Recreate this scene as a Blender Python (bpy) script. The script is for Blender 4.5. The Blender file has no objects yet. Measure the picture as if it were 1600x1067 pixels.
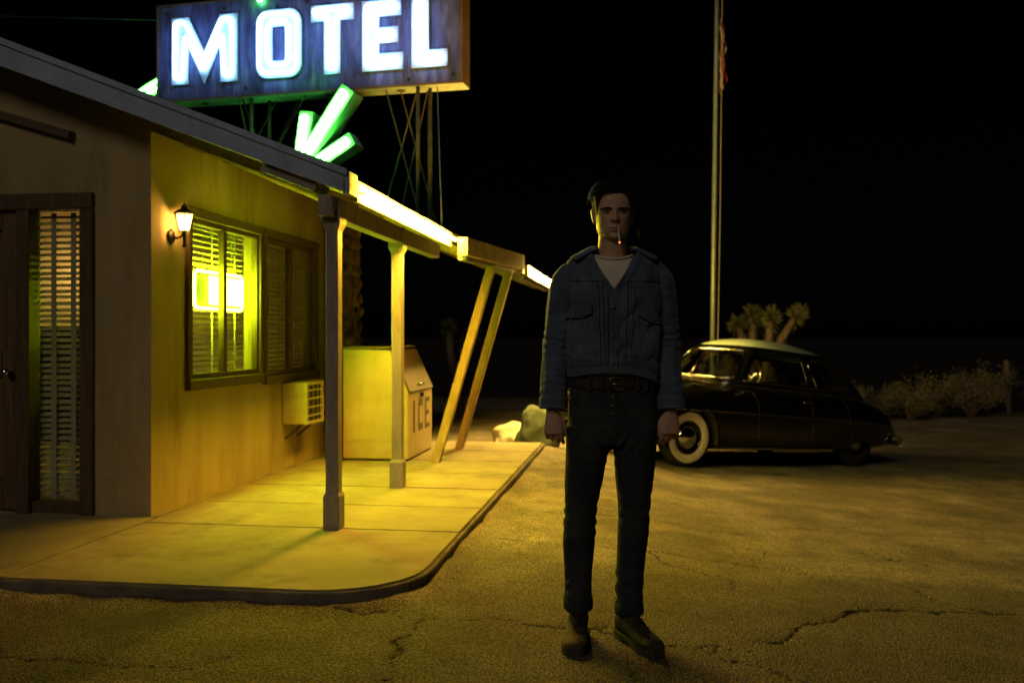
import bpy, bmesh, math, random
import numpy as np
from mathutils import Vector, Matrix, noise, Euler
R = math.radians
random.seed(7)
sc = bpy.context.scene
col = sc.collection

# ------------------------------------------------------------------ camera, sky, fill light, exposure
cam_d = bpy.data.cameras.new('camera'); cam = bpy.data.objects.new('camera', cam_d); col.objects.link(cam)
cam.location = (0, 0, 1.29); cam.rotation_euler = (R(90), 0, 0)
cam_d.lens = 31.5; cam_d.sensor_width = 36; cam_d.shift_y = -0.0041
cam_d.clip_start = 0.05; cam_d.clip_end = 3000
cam_d.dof.use_dof = True; cam_d.dof.focus_distance = 3.74; cam_d.dof.aperture_fstop = 2.8
sc.camera = cam
w = bpy.data.worlds.new('World'); sc.world = w; w.use_nodes = True
nt = w.node_tree; nt.nodes.clear()
sky = nt.nodes.new('ShaderNodeTexSky'); sky.sky_type = 'NISHITA'; sky.sun_disc = False
sky.sun_elevation = R(32); sky.sun_rotation = R(205)
bg = nt.nodes.new('ShaderNodeBackground'); bg.inputs[1].default_value = 0.00006
wo = nt.nodes.new('ShaderNodeOutputWorld')
nt.links.new(sky.outputs[0], bg.inputs[0]); nt.links.new(bg.outputs[0], wo.inputs[0])
sun_d = bpy.data.lights.new('front_fill', 'SUN'); sun_d.energy = 0.30; sun_d.angle = R(14); sun_d.color = (1.0, 0.82, 0.56)  # soft fill added from behind the camera for warm ambient spill
sun = bpy.data.objects.new('front_fill', sun_d); col.objects.link(sun)
sun.rotation_euler = Vector((0.36, 0.77, -0.53)).to_track_quat('-Z', 'Y').to_euler()
sc.view_settings.view_transform = 'Standard'; sc.view_settings.look = 'None'
sc.view_settings.exposure = 0.0; sc.view_settings.gamma = 1.0
sc.render.engine = 'CYCLES'
sc.cycles.use_denoising = True
try: sc.cycles.denoiser = 'OPENIMAGEDENOISE'
except Exception: pass
sc.cycles.max_bounces = 8; sc.cycles.diffuse_bounces = 4; sc.cycles.sample_clamp_indirect = 6
sc.cycles.caustics_reflective = False; sc.cycles.caustics_refractive = False
sc.cycles.use_light_tree = True
sc.cycles.use_adaptive_sampling = True; sc.cycles.adaptive_threshold = 0.03

# ------------------------------------------------------------------ helpers
def tag(o, label=None, cat=None, group=None, kind=None):
    if label: o['label'] = label
    if cat: o['category'] = cat
    if group: o['group'] = group
    if kind: o['kind'] = kind
    return o

def empty(name, loc=(0, 0, 0), rz=0, parent=None):
    o = bpy.data.objects.new(name, None); col.objects.link(o)
    o.location = loc; o.rotation_euler = (0, 0, rz); o.empty_display_size = 0.1
    if parent: o.parent = parent
    return o

def link(name, me, parent=None, loc=None, rot=None, scale=None):
    o = bpy.data.objects.new(name, me); col.objects.link(o)
    if parent: o.parent = parent
    if loc is not None: o.location = loc
    if rot is not None: o.rotation_euler = rot
    if scale is not None: o.scale = scale
    return o

class MB:
    def __init__(s): s.v = []; s.f = []
    def add(s, vs, fs):
        b = len(s.v); s.v += [tuple(x) for x in vs]; s.f += [tuple(i + b for i in q) for q in fs]; return s
    def box(s, x0, x1, y0, y1, z0, z1):
        vs = [(x0,y0,z0),(x1,y0,z0),(x1,y1,z0),(x0,y1,z0),(x0,y0,z1),(x1,y0,z1),(x1,y1,z1),(x0,y1,z1)]
        return s.add(vs, [(0,3,2,1),(4,5,6,7),(0,1,5,4),(1,2,6,5),(2,3,7,6),(3,0,4,7)])
    def bar(s, a, b, wx, wy, up=(0,0,1)):
        a = Vector(a); b = Vector(b); d = (b-a).normalized(); u = Vector(up)
        if abs(d.dot(u)) > .98: u = Vector((0,1,0))
        x = d.cross(u).normalized(); y = x.cross(d).normalized()
        vs = []
        for p in (a, b):
            for sx, sy in ((-1,-1),(1,-1),(1,1),(-1,1)): vs.append(p + x*sx*wx/2 + y*sy*wy/2)
        return s.add(vs, [(0,1,2,3),(7,6,5,4),(0,4,5,1),(1,5,6,2),(2,6,7,3),(3,7,4,0)])
    def tube(s, pts, r, n=10, closed=False, caps=True):
        P = [Vector(p) for p in pts]; m = len(P)
        rr = r if isinstance(r, (list, tuple)) else [r]*m
        vs = []; up = None
        for i, p in enumerate(P):
            if closed: t = (P[(i+1) % m] - P[i-1]).normalized()
            else: t = (P[min(i+1, m-1)] - P[max(i-1, 0)]).normalized()
            if up is None:
                up = Vector((0,0,1)) if abs(t.z) < .9 else Vector((1,0,0))
            x = t.cross(up).normalized(); y = x.cross(t).normalized(); up = y
            for k in range(n):
                a = 2*math.pi*k/n; vs.append(p + (x*math.cos(a) + y*math.sin(a))*rr[i])
        fs = []
        for i in range(m if closed else m-1):
            for k in range(n):
                a = i*n+k; b = i*n+(k+1) % n; c = ((i+1) % m)*n+(k+1) % n; d = ((i+1) % m)*n+k
                fs.append((a, b, c, d))
        if not closed and caps: fs += [tuple(range(n-1, -1, -1)), tuple((m-1)*n+k for k in range(n))]
        return s.add(vs, fs)
    def lathe(s, prof, n=32, axis='z', c=(0,0,0)):
        vs = []; fs = []
        for (r, h) in prof:
            for k in range(n):
                a = 2*math.pi*k/n; x, y = r*math.cos(a), r*math.sin(a)
                p = (x, y, h) if axis == 'z' else ((x, h, y) if axis == 'y' else (h, x, y))
                vs.append((p[0]+c[0], p[1]+c[1], p[2]+c[2]))
        for i in range(len(prof)-1):
            for k in range(n): fs.append((i*n+k, i*n+(k+1) % n, (i+1)*n+(k+1) % n, (i+1)*n+k))
        return s.add(vs, fs)
    def prism(s, poly, fn, depth):
        """poly: 2D outline; fn(u, v, w) -> 3D; extruded from w=0 to w=depth"""
        n = len(poly)
        vs = [fn(u, v, 0) for u, v in poly] + [fn(u, v, depth) for u, v in poly]
        fs = [tuple(range(n-1, -1, -1)), tuple(range(n, 2*n))] + [(i, (i+1) % n, n+(i+1) % n, n+i) for i in range(n)]
        return s.add(vs, fs)
    def grid(s, rows, closed=False, flip=False):
        m = len(rows); n = len(rows[0]); vs = [p for r in rows for p in r]; fs = []
        for i in range(m-1):
            for k in range(n if closed else n-1):
                q = (i*n+k, i*n+(k+1) % n, (i+1)*n+(k+1) % n, (i+1)*n+k)
                fs.append(q[::-1] if flip else q)
        return s.add(vs, fs)
    def mesh(s, name, m=None, smooth=False, bevel=0, fix=True):
        me = bpy.data.meshes.new(name); me.from_pydata([tuple(p) for p in s.v], [], s.f); me.update()
        if fix or bevel:
            bm = bmesh.new(); bm.from_mesh(me)
            if fix: bmesh.ops.recalc_face_normals(bm, faces=bm.faces)
            if bevel: bmesh.ops.bevel(bm, geom=bm.edges, offset=bevel, segments=1, affect='EDGES', clamp_overlap=True)
            bm.to_mesh(me); bm.free()
        if smooth: me.polygons.foreach_set('use_smooth', [True]*len(me.polygons))
        if m: me.materials.append(m)
        return me
    def build(s, name, m, parent=None, smooth=False, bevel=0, loc=None, rot=None, fix=True):
        return link(name, s.mesh(name, m, smooth, bevel, fix), parent, loc, rot)

def apply_mods(o):
    dg = bpy.context.evaluated_depsgraph_get(); ev = o.evaluated_get(dg)
    me = bpy.data.meshes.new_from_object(ev); old = o.data; o.modifiers.clear(); o.data = me
    bpy.data.meshes.remove(old)
    return o

def smooth_by_angle(o, ang=35):
    me = o.data; me.polygons.foreach_set('use_smooth', [True]*len(me.polygons))
    bm = bmesh.new(); bm.from_mesh(me)
    for e in bm.edges:
        if len(e.link_faces) == 2 and e.calc_face_angle(0) > R(ang): e.smooth = False
    bm.to_mesh(me); bm.free()

# ------------------------------------------------------------------ materials
def mat(name, c1, c2=None, rough=.7, metal=0, scale=6, detail=6, bump=0, bscale=60, bdist=.01, stretch=(1,1,1),
        spec=.4, ramp=(.35,.65), stain=None, stain_scale=3, stain_amt=.5, rvar=.15, coat=0, trans=0, sheen=0, rnd=0):
    m = bpy.data.materials.new(name); m.use_nodes = True; t = m.node_tree; N = t.nodes; L = t.links
    b = N['Principled BSDF']; b.inputs['Metallic'].default_value = metal
    b.inputs['Specular IOR Level'].default_value = spec; b.inputs['Coat Weight'].default_value = coat
    b.inputs['Transmission Weight'].default_value = trans; b.inputs['Sheen Weight'].default_value = sheen
    tc = N.new('ShaderNodeTexCoord'); mp = N.new('ShaderNodeMapping'); mp.inputs['Scale'].default_value = stretch
    L.new(tc.outputs['Object'], mp.inputs[0])
    if rnd:
        oi = N.new('ShaderNodeObjectInfo'); cb = N.new('ShaderNodeVectorMath'); cb.operation = 'SCALE'
        cmb = N.new('ShaderNodeCombineXYZ')
        for i in range(3): L.new(oi.outputs['Random'], cmb.inputs[i])
        L.new(cmb.outputs[0], cb.inputs[0]); cb.inputs['Scale'].default_value = 40
        L.new(cb.outputs[0], mp.inputs['Location'])
    n1 = N.new('ShaderNodeTexNoise'); n1.inputs['Scale'].default_value = scale; n1.inputs['Detail'].default_value = detail
    n1.inputs['Roughness'].default_value = .6
    L.new(mp.outputs[0], n1.inputs['Vector'])
    cr = N.new('ShaderNodeValToRGB'); cr.color_ramp.elements[0].position = ramp[0]; cr.color_ramp.elements[1].position = ramp[1]
    c2 = c2 or tuple(x*.75 for x in c1)
    cr.color_ramp.elements[0].color = (*c2, 1); cr.color_ramp.elements[1].color = (*c1, 1)
    L.new(n1.outputs['Fac'], cr.inputs[0]); out = cr.outputs[0]
    if stain:
        n3 = N.new('ShaderNodeTexNoise'); n3.inputs['Scale'].default_value = stain_scale; n3.inputs['Detail'].default_value = 9
        n3.inputs['Roughness'].default_value = .7
        L.new(mp.outputs[0], n3.inputs['Vector'])
        r3 = N.new('ShaderNodeValToRGB'); r3.color_ramp.elements[0].position = .52; r3.color_ramp.elements[1].position = .72
        r3.color_ramp.elements[1].color = (stain_amt,)*3 + (1,); r3.color_ramp.elements[0].color = (0,0,0,1)
        L.new(n3.outputs['Fac'], r3.inputs[0])
        mx = N.new('ShaderNodeMix'); mx.data_type = 'RGBA'; mx.inputs['B'].default_value = (*stain, 1)
        L.new(r3.outputs[0], mx.inputs['Factor']); L.new(out, mx.inputs['A']); out = mx.outputs['Result']
    if rnd:
        hs = N.new('ShaderNodeHueSaturation'); mr = N.new('ShaderNodeMapRange')
        mr.inputs['To Min'].default_value = 1-rnd; mr.inputs['To Max'].default_value = 1+rnd
        L.new(oi.outputs['Random'], mr.inputs[0]); L.new(mr.outputs[0], hs.inputs['Value']); L.new(out, hs.inputs['Color']); out = hs.outputs[0]
    L.new(out, b.inputs['Base Color'])
    rr = N.new('ShaderNodeMapRange'); rr.inputs['To Min'].default_value = max(0, rough-rvar); rr.inputs['To Max'].default_value = min(1, rough+rvar)
    L.new(n1.outputs['Fac'], rr.inputs[0]); L.new(rr.outputs[0], b.inputs['Roughness'])
    if bump:
        n2 = N.new('ShaderNodeTexNoise'); n2.inputs['Scale'].default_value = bscale; n2.inputs['Detail'].default_value = 8
        n2.inputs['Roughness'].default_value = .65
        L.new(mp.outputs[0], n2.inputs['Vector'])
        bp = N.new('ShaderNodeBump'); bp.inputs['Strength'].default_value = bump; bp.inputs['Distance'].default_value = bdist
        L.new(n2.outputs['Fac'], bp.inputs['Height']); L.new(bp.outputs[0], b.inputs['Normal'])
    return m

def emit(name, c, s):
    m = bpy.data.materials.new(name); m.use_nodes = True; t = m.node_tree; t.nodes.clear()
    e = t.nodes.new('ShaderNodeEmission'); e.inputs[0].default_value = (*c, 1); e.inputs[1].default_value = s
    o = t.nodes.new('ShaderNodeOutputMaterial'); t.links.new(e.outputs[0], o.inputs[0]); return m

def glass(name, c=(.9,.95,.9), rough=.03, alpha=.16):
    m = bpy.data.materials.new(name); m.use_nodes = True; t = m.node_tree; N = t.nodes; L = t.links; N.clear()
    tr = N.new('ShaderNodeBsdfTransparent'); tr.inputs[0].default_value = (*c, 1)
    gl = N.new('ShaderNodeBsdfGlossy'); gl.inputs['Roughness'].default_value = rough
    ge = N.new('ShaderNodeNewGeometry'); dt = N.new('ShaderNodeVectorMath'); dt.operation = 'DOT_PRODUCT'
    L.new(ge.outputs['Incoming'], dt.inputs[0]); L.new(ge.outputs['Normal'], dt.inputs[1])
    def mth(op, x, y=None):
        q = N.new('ShaderNodeMath'); q.operation = op
        for i_, v_ in enumerate((x, y)):
            if v_ is None: continue
            if isinstance(v_, (int, float)): q.inputs[i_].default_value = v_
            else: L.new(v_, q.inputs[i_])
        return q.outputs[0]
    fo = mth('ADD', mth('MULTIPLY', mth('POWER', mth('SUBTRACT', 1.0, mth('ABSOLUTE', dt.outputs['Value'])), 5.0), .9), .045)
    tc = N.new('ShaderNodeTexCoord'); nz = N.new('ShaderNodeTexNoise'); nz.inputs['Scale'].default_value = 4
    L.new(tc.outputs['Object'], nz.inputs['Vector'])
    df = N.new('ShaderNodeBsdfDiffuse'); df.inputs[0].default_value = (.3,.28,.22,1)
    mr = N.new('ShaderNodeMapRange'); mr.inputs['From Min'].default_value = .45; mr.inputs['From Max'].default_value = .8; mr.inputs['To Max'].default_value = alpha
    L.new(nz.outputs['Fac'], mr.inputs[0])
    m1 = N.new('ShaderNodeMixShader'); L.new(fo, m1.inputs[0]); L.new(tr.outputs[0], m1.inputs[1]); L.new(gl.outputs[0], m1.inputs[2])
    m2 = N.new('ShaderNodeMixShader'); L.new(mr.outputs[0], m2.inputs[0]); L.new(m1.outputs[0], m2.inputs[1]); L.new(df.outputs[0], m2.inputs[2])
    o = N.new('ShaderNodeOutputMaterial'); L.new(m2.outputs[0], o.inputs[0]); return m

M = {}
M['stucco'] = mat('stucco', (.46,.375,.235), (.34,.265,.15), rough=.9, scale=1.6, stretch=(1,1,.22), bump=.9, bscale=110, bdist=.009, stain=(.17,.11,.05), stain_scale=2.4, stain_amt=.75, spec=.2)
M['trim'] = mat('brown_trim', (.115,.075,.04), (.06,.038,.02), rough=.6, scale=5, stretch=(6,6,.6), bump=.3, bscale=30)
M['door'] = mat('door_wood', (.16,.10,.045), (.08,.048,.022), rough=.55, scale=5, stretch=(8,8,.5), bump=.3, bscale=25)
M['blind'] = mat('blind_slat', (.52,.44,.26), (.42,.35,.2), rough=.55, scale=9)
M['tape'] = mat('blind_tape', (.5,.45,.32), rough=.9, scale=40)
M['curtain'] = mat('curtain_cloth', (.42,.40,.22), (.3,.28,.15), rough=.95, scale=10)
M['room'] = mat('interior_plaster', (.35,.25,.14), (.25,.17,.09), rough=.9, scale=3)
M['fascia'] = mat('painted_fascia', (.40,.50,.84), (.30,.38,.65), rough=.7, scale=3, stretch=(1,1,1), bump=.3, bscale=40, stain=(.16,.13,.11), stain_scale=5, stain_amt=.6)
M['fascia_cream'] = mat('cream_fascia', (.78,.70,.50), (.66,.56,.36), rough=.7, scale=4, bump=.4, bscale=40, stain=(.20,.10,.03), stain_scale=6, stain_amt=.95)
M['shingle'] = mat('roof_shingle', (.10,.09,.085), (.05,.045,.045), rough=.95, scale=12, bump=.6, bscale=50)
M['soffit'] = mat('soffit_wood', (.36,.28,.15), (.22,.16,.08), rough=.8, scale=6, stretch=(6,.5,1), bump=.3, bscale=20)
M['post'] = mat('painted_post', (.31,.28,.33), (.22,.20,.235), rough=.7, scale=5, stretch=(3,3,.6), bump=.35, bscale=50, stain=(.16,.11,.07), stain_scale=6, stain_amt=.6)
M['brace'] = mat('brown_painted_post', (.33,.23,.13), (.22,.15,.08), rough=.75, scale=5, stretch=(3,3,.7), bump=.3, bscale=40)
M['stone'] = mat('pier_stone', (.26,.18,.11), (.13,.085,.05), rough=.9, scale=7, bump=.8, bscale=30, rnd=.3)
M['mortar'] = mat('mortar', (.22,.18,.13), rough=.95, scale=20, bump=.5)
M['concrete'] = mat('sidewalk_concrete', (.31,.275,.18), (.22,.19,.12), rough=.9, scale=2.3, bump=.8, bscale=170, bdist=.006, stain=(.12,.10,.07), stain_scale=2.6, stain_amt=.7, spec=.25)
M['kerb'] = mat('kerb_face', (.19,.165,.13), (.09,.08,.065), rough=.95, scale=9, bump=.7, bscale=60)
M['ac'] = mat('ac_metal', (.55,.48,.30), (.42,.35,.2), rough=.55, scale=6, bump=.15, stain=(.28,.18,.07), stain_scale=5)
M['dark'] = mat('dark_recess', (.03,.025,.02), rough=.9)
M['ice'] = mat('ice_chest_paint', (.47,.38,.24), (.38,.30,.18), rough=.6, scale=2.5, bump=.15, bscale=40, stain=(.33,.22,.09), stain_scale=3.5, stain_amt=.5)
M['ice_lid'] = mat('ice_lid_metal', (.16,.12,.08), (.09,.065,.04), rough=.5, metal=.3, scale=6)
M['ink'] = mat('lettering_paint', (.07,.06,.06), (.16,.13,.10), rough=.8, scale=30, ramp=(.3,.5))
M['iron'] = mat('black_iron', (.035,.03,.026), rough=.5, metal=.5, scale=20)
M['steel'] = mat('galvanised_steel', (.40,.50,.42), (.30,.38,.32), rough=.45, metal=.6, scale=12)
M['signface'] = mat('sign_face_paint', (.13,.14,.32), (.04,.04,.10), rough=.55, scale=3.2, stretch=(2.6,2.6,.55), ramp=(.38,.66), bump=.25, bscale=14, stain=(.32,.40,.46), stain_scale=4.5, stain_amt=.5)
M['signside'] = mat('sign_side_paint', (.17,.10,.07), (.09,.05,.035), rough=.6, scale=4, stain=(.12,.07,.04), stain_scale=5)
M['letter'] = mat('white_letter_paint', (.55,.58,.62), (.40,.43,.48), rough=.5, scale=5, stain=(.35,.33,.32), stain_scale=7, stain_amt=.5)
M['arrowbox'] = mat('arrow_channel_paint', (.24,.32,.22), (.15,.21,.14), rough=.5, scale=4, stain=(.25,.28,.18), stain_scale=5)
M['rust'] = mat('rusted_steel', (.12,.10,.085), (.06,.045,.035), rough=.7, metal=.4, scale=14)
M['n_white'] = emit('neon_blue_white', (.24,.52,1.0), 27)
M['n_green'] = emit('neon_green', (.10,1.0,.10), 110)
M['n_lime'] = emit('neon_lime', (.66,1.0,.012), 215)
M['n_amber'] = emit('neon_amber', (1.0,.54,.03), 850)
M['n_amber_far'] = emit('neon_amber_far', (1.0,.60,.10), 2000)
M['lamp_flame'] = emit('lantern_bulb', (1.0,.50,.10), 420)
M['room_lamp'] = emit('room_lamp', (1.0,.66,.22), 24)
M['ember'] = emit('ember', (1.0,.25,.05), 2)
M['glass'] = glass('window_glass')
def frosted(name):
    m = bpy.data.materials.new(name); m.use_nodes = True; t = m.node_tree; N = t.nodes; L = t.links; N.clear()
    a = N.new('ShaderNodeBsdfTranslucent'); a.inputs[0].default_value = (.85,.75,.55,1); b = N.new('ShaderNodeBsdfTransparent')
    tc = N.new('ShaderNodeTexCoord'); nz = N.new('ShaderNodeTexNoise'); nz.inputs['Scale'].default_value = 30; L.new(tc.outputs['Object'], nz.inputs['Vector'])
    mr = N.new('ShaderNodeMapRange'); mr.inputs['To Min'].default_value = .25; mr.inputs['To Max'].default_value = .6; L.new(nz.outputs['Fac'], mr.inputs[0])
    x = N.new('ShaderNodeMixShader'); L.new(mr.outputs[0], x.inputs[0]); L.new(a.outputs[0], x.inputs[1]); L.new(b.outputs[0], x.inputs[2])
    o = N.new('ShaderNodeOutputMaterial'); L.new(x.outputs[0], o.inputs[0]); return m
M['lamp_glass'] = frosted('lantern_glass')
M['car_glass'] = glass('car_glass', (.55,.6,.55), .02, .05)
M['black_paint'] = mat('black_car_paint', (.0042,.0045,.005), (.003,.003,.0032), rough=.16, scale=5, coat=.6, rvar=.06, spec=.5)
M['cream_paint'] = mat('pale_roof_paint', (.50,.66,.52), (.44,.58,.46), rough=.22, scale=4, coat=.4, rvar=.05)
M['chrome'] = mat('chrome', (.78,.78,.76), (.6,.6,.58), rough=.12, metal=1, scale=9, rvar=.06)
M['tyre'] = mat('tyre_rubber', (.018,.017,.016), rough=.85, scale=30, bump=.3)
M['whitewall'] = mat('whitewall', (.72,.66,.52), (.6,.53,.4), rough=.7, scale=8)
M['seat'] = mat('car_upholstery', (.12,.10,.07), rough=.8, scale=12)
M['taillight'] = mat('red_lens', (.25,.01,.01), rough=.2, scale=10)
M['lens'] = mat('headlight_lens', (.6,.6,.55), rough=.1, scale=20)
M['rock_w'] = mat('whitewashed_rock', (.55,.53,.45), (.36,.34,.27), rough=.9, scale=5, bump=.6, bscale=12)
M['rock_g'] = mat('grey_green_rock', (.075,.10,.065), (.045,.06,.04), rough=.9, scale=4, bump=.7, bscale=12)
M['bark'] = mat('yucca_bark', (.20,.15,.09), (.10,.07,.045), rough=.95, scale=14, bump=.8, bscale=25)
M['blade'] = mat('yucca_leaf', (.12,.13,.06), (.085,.085,.04), rough=.6, scale=8)
M['twig'] = mat('brush_twig', (.16,.12,.075), rough=.9, scale=20)
M['brush'] = mat('desert_brush_leaf', (.20,.175,.10), (.12,.105,.06), rough=.8, scale=5)
M['wood_old'] = mat('weathered_wood', (.24,.19,.13), (.13,.1,.07), rough=.9, scale=6, stretch=(6,6,.6), bump=.5)
M['flag_red'] = mat('flag_red_cloth', (.22,.02,.02), rough=.85, scale=20)
M['flag_white'] = mat('flag_white_cloth', (.42,.43,.42), rough=.85, scale=20)
M['flag_blue'] = mat('flag_blue_cloth', (.03,.05,.16), rough=.85, scale=20)
M['rope'] = mat('rope', (.45,.43,.36), rough=.9, scale=40)

# ------------------------------------------------------------------ ground with slope and real cracks
ROT = -math.atan2(200, 1400)
CX, CY = -2.437, 6.05
EX = Vector((math.cos(ROT), math.sin(ROT), 0)); DX = Vector((-math.sin(ROT), math.cos(ROT), 0))
def to_st(x, y): return ((x-CX)*EX.x+(y-CY)*EX.y, (x-CX)*DX.x+(y-CY)*DX.y)
def W(s, t, z=0): return Vector((CX, CY, 0)) + EX*s + DX*t + Vector((0,0,z))
def sstep(a): a = np.clip(a, 0, 1); return a*a*(3-2*a)
def gz(x, y):
    x = np.asarray(x, float); y = np.asarray(y, float)
    g = .0233*np.maximum(0, y-4.5) + .0715*np.maximum(0, x-.4)
    s = (x-CX)*EX.x+(y-CY)*EX.y; t = (x-CX)*DX.x+(y-CY)*DX.y
    dist = np.maximum(s-2.18, np.where(t > 4.5, t-4.5, -9.))
    g = g*sstep(dist/1.8)
    g = np.where(g > .4, .4+.26*np.tanh((g-.4)/.26), g)
    return -g
def G(x, y): return float(gz(x, y))

cracks = [  # measured on the lot, (x, y) metres
    [(.52,3.93),(.62,3.86),(.78,3.80),(.96,3.81),(1.10,3.93),(1.28,4.06),(1.40,4.22),(1.56,4.35),(1.66,4.52),(1.9,4.62)],
    [(.78,3.80),(.9,3.66),(1.02,3.60),(1.14,3.44),(1.3,3.36)],
    [(-.95,4.22),(-.62,4.20),(-.40,4.12),(-.12,4.11),(.12,4.03),(.30,4.0),(.52,3.93)],
    [(-.1,5.75),(.35,5.62),(.8,5.60),(1.2,5.5),(1.7,5.42),(2.2,5.30)],
    [(1.5,5.6),(1.62,5.72),(1.66,5.9)],
    [(1.9,6.6),(2.4,6.1),(2.9,5.7),(3.4,5.5),(4.2,5.35)],
    [(.9,8.6),(1.6,8.3),(2.3,8.4),(3.2,8.0)],
    [(1.9,4.62),(2.5,4.7),(3.2,4.62)],
    [(-.3,6.9),(.3,6.6),(.9,6.7),(1.5,6.5),(1.9,6.6)], [(.8,5.6),(.95,5.25),(1.2,5.05),(1.25,4.8)], [(2.2,5.3),(2.35,4.95),(2.5,4.7)],
    [(-2.4,3.55),(-1.9,3.62),(-1.5,3.5),(-1.1,3.58)], [(1.3,7.6),(2.0,7.3),(2.9,7.4),(3.8,7.0)], [(-.4,4.12),(-.5,3.8),(-.42,3.5),(-.55,3.2)],
]
def crack_dist(px, py):
    best = np.full(px.shape, 9.)
    for poly in cracks:
        for (ax, ay), (bx, by) in zip(poly[:-1], poly[1:]):
            L2 = (bx-ax)**2+(by-ay)**2
            h = np.clip(((px-ax)*(bx-ax)+(py-ay)*(by-ay))/L2, 0, 1)
            best = np.minimum(best, np.hypot(px-ax-h*(bx-ax), py-ay-h*(by-ay)))
    return best
def vnoise(px, py, sc_, seed=0):
    """cheap smooth value noise on arrays"""
    rs = np.random.RandomState(seed); T = rs.rand(256, 256)
    x = px*sc_+57.3; y = py*sc_+91.7; xi = np.floor(x).astype(int); yi = np.floor(y).astype(int); fx = sstep(x-xi); fy = sstep(y-yi)
    a = T[xi % 256, yi % 256]; b = T[(xi+1) % 256, yi % 256]; c = T[xi % 256, (yi+1) % 256]; d = T[(xi+1) % 256, (yi+1) % 256]
    return (a*(1-fx)+b*fx)*(1-fy)+(c*(1-fx)+d*fx)*fy
def axis(fine0, fine1, step, far0, far1):
    a = list(np.arange(fine0, fine1, step)); st = step; v = fine0; lo = []
    while v > far0: st *= 1.22; v -= st; lo.append(v)
    st = step; v = a[-1]; hi = []
    while v < far1: st *= 1.22; v += st; hi.append(v)
    return np.array(lo[::-1]+a+hi)
gx = axis(-2.7, 3.4, .012, -900, 900); gy = axis(2.75, 6.9, .012, -60, 1500)
PX, PY = np.meshgrid(gx, gy)
jx = (vnoise(PX, PY, 9, 1)-.5)*.11; jy = (vnoise(PX, PY, 9, 2)-.5)*.11
jx += (vnoise(PX, PY, 40, 3)-.5)*.03; jy += (vnoise(PX, PY, 40, 4)-.5)*.03
cd = crack_dist(PX+jx, PY+jy)
wd = .0055+.013*vnoise(PX, PY, 3, 5)**2.2
cr = np.clip(1-cd/wd, 0, 1)
near = (PX > -3) & (PX < 4.0) & (PY > 2.5) & (PY < 7.1)
cr = np.where(near, cr, 0)
S_ = (PX-CX)*EX.x+(PY-CY)*EX.y; T_ = (PX-CX)*DX.x+(PY-CY)*DX.y
q1 = S_-(2.16-.5); q2 = (-1.53+.5)-T_
edge = np.hypot(np.maximum(q1, 0), np.maximum(q2, 0))+np.minimum(np.maximum(q1, q2), 0)-.5
edge = np.where(T_ < 4.7, edge, 9.)
berm = np.exp(-((edge-.05)/.10)**2)*.028*(.35+1.1*vnoise(PX, PY, 7, 6)) * (edge > -.3)
hz_ = gz(PX, PY) + (vnoise(PX, PY, 1.2, 7)-.5)*.008*(PY < 40) + (vnoise(PX, PY, 5, 8)-.5)*.0022*(PY < 30) + (vnoise(PX, PY, 22, 12)-.5)*.0016*near - cr*.016 + berm
hz_ -= .003*np.exp(-((cd)/.06)**2)*near
dust = np.clip(sstep((PY-4.3+1.4*(vnoise(PX, PY, .9, 9)-.5)+.5*(vnoise(PX, PY, 4, 10)-.5))/1.2), 0, 1)
dust = np.maximum(dust, np.clip(berm/.02, 0, 1))
ny, nx = PX.shape
idx = np.arange(nx*ny).reshape(ny, nx)
faces = np.stack([idx[:-1,:-1], idx[:-1,1:], idx[1:,1:], idx[1:,:-1]], -1).reshape(-1, 4)
gm = bpy.data.meshes.new('ground')
gm.from_pydata(np.stack([PX, PY, hz_], -1).reshape(-1, 3).tolist(), [], faces.tolist())
at = gm.attributes.new('crack', 'FLOAT', 'POINT'); at.data.foreach_set('value', cr.reshape(-1).astype(np.float32))
at = gm.attributes.new('dust', 'FLOAT', 'POINT'); at.data.foreach_set('value', dust.reshape(-1).astype(np.float32))
far_dark = sstep((PY+.25*np.abs(PX)-24.5+2.5*(vnoise(PX, PY, .5, 14)-.5))/3.0)  # mask that darkens the distant ground's colour, so it looks unlit at night
at = gm.attributes.new('far_dark', 'FLOAT', 'POINT'); at.data.foreach_set('value', far_dark.reshape(-1).astype(np.float32))
gm.polygons.foreach_set('use_smooth', [True]*len(gm.polygons))
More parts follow.
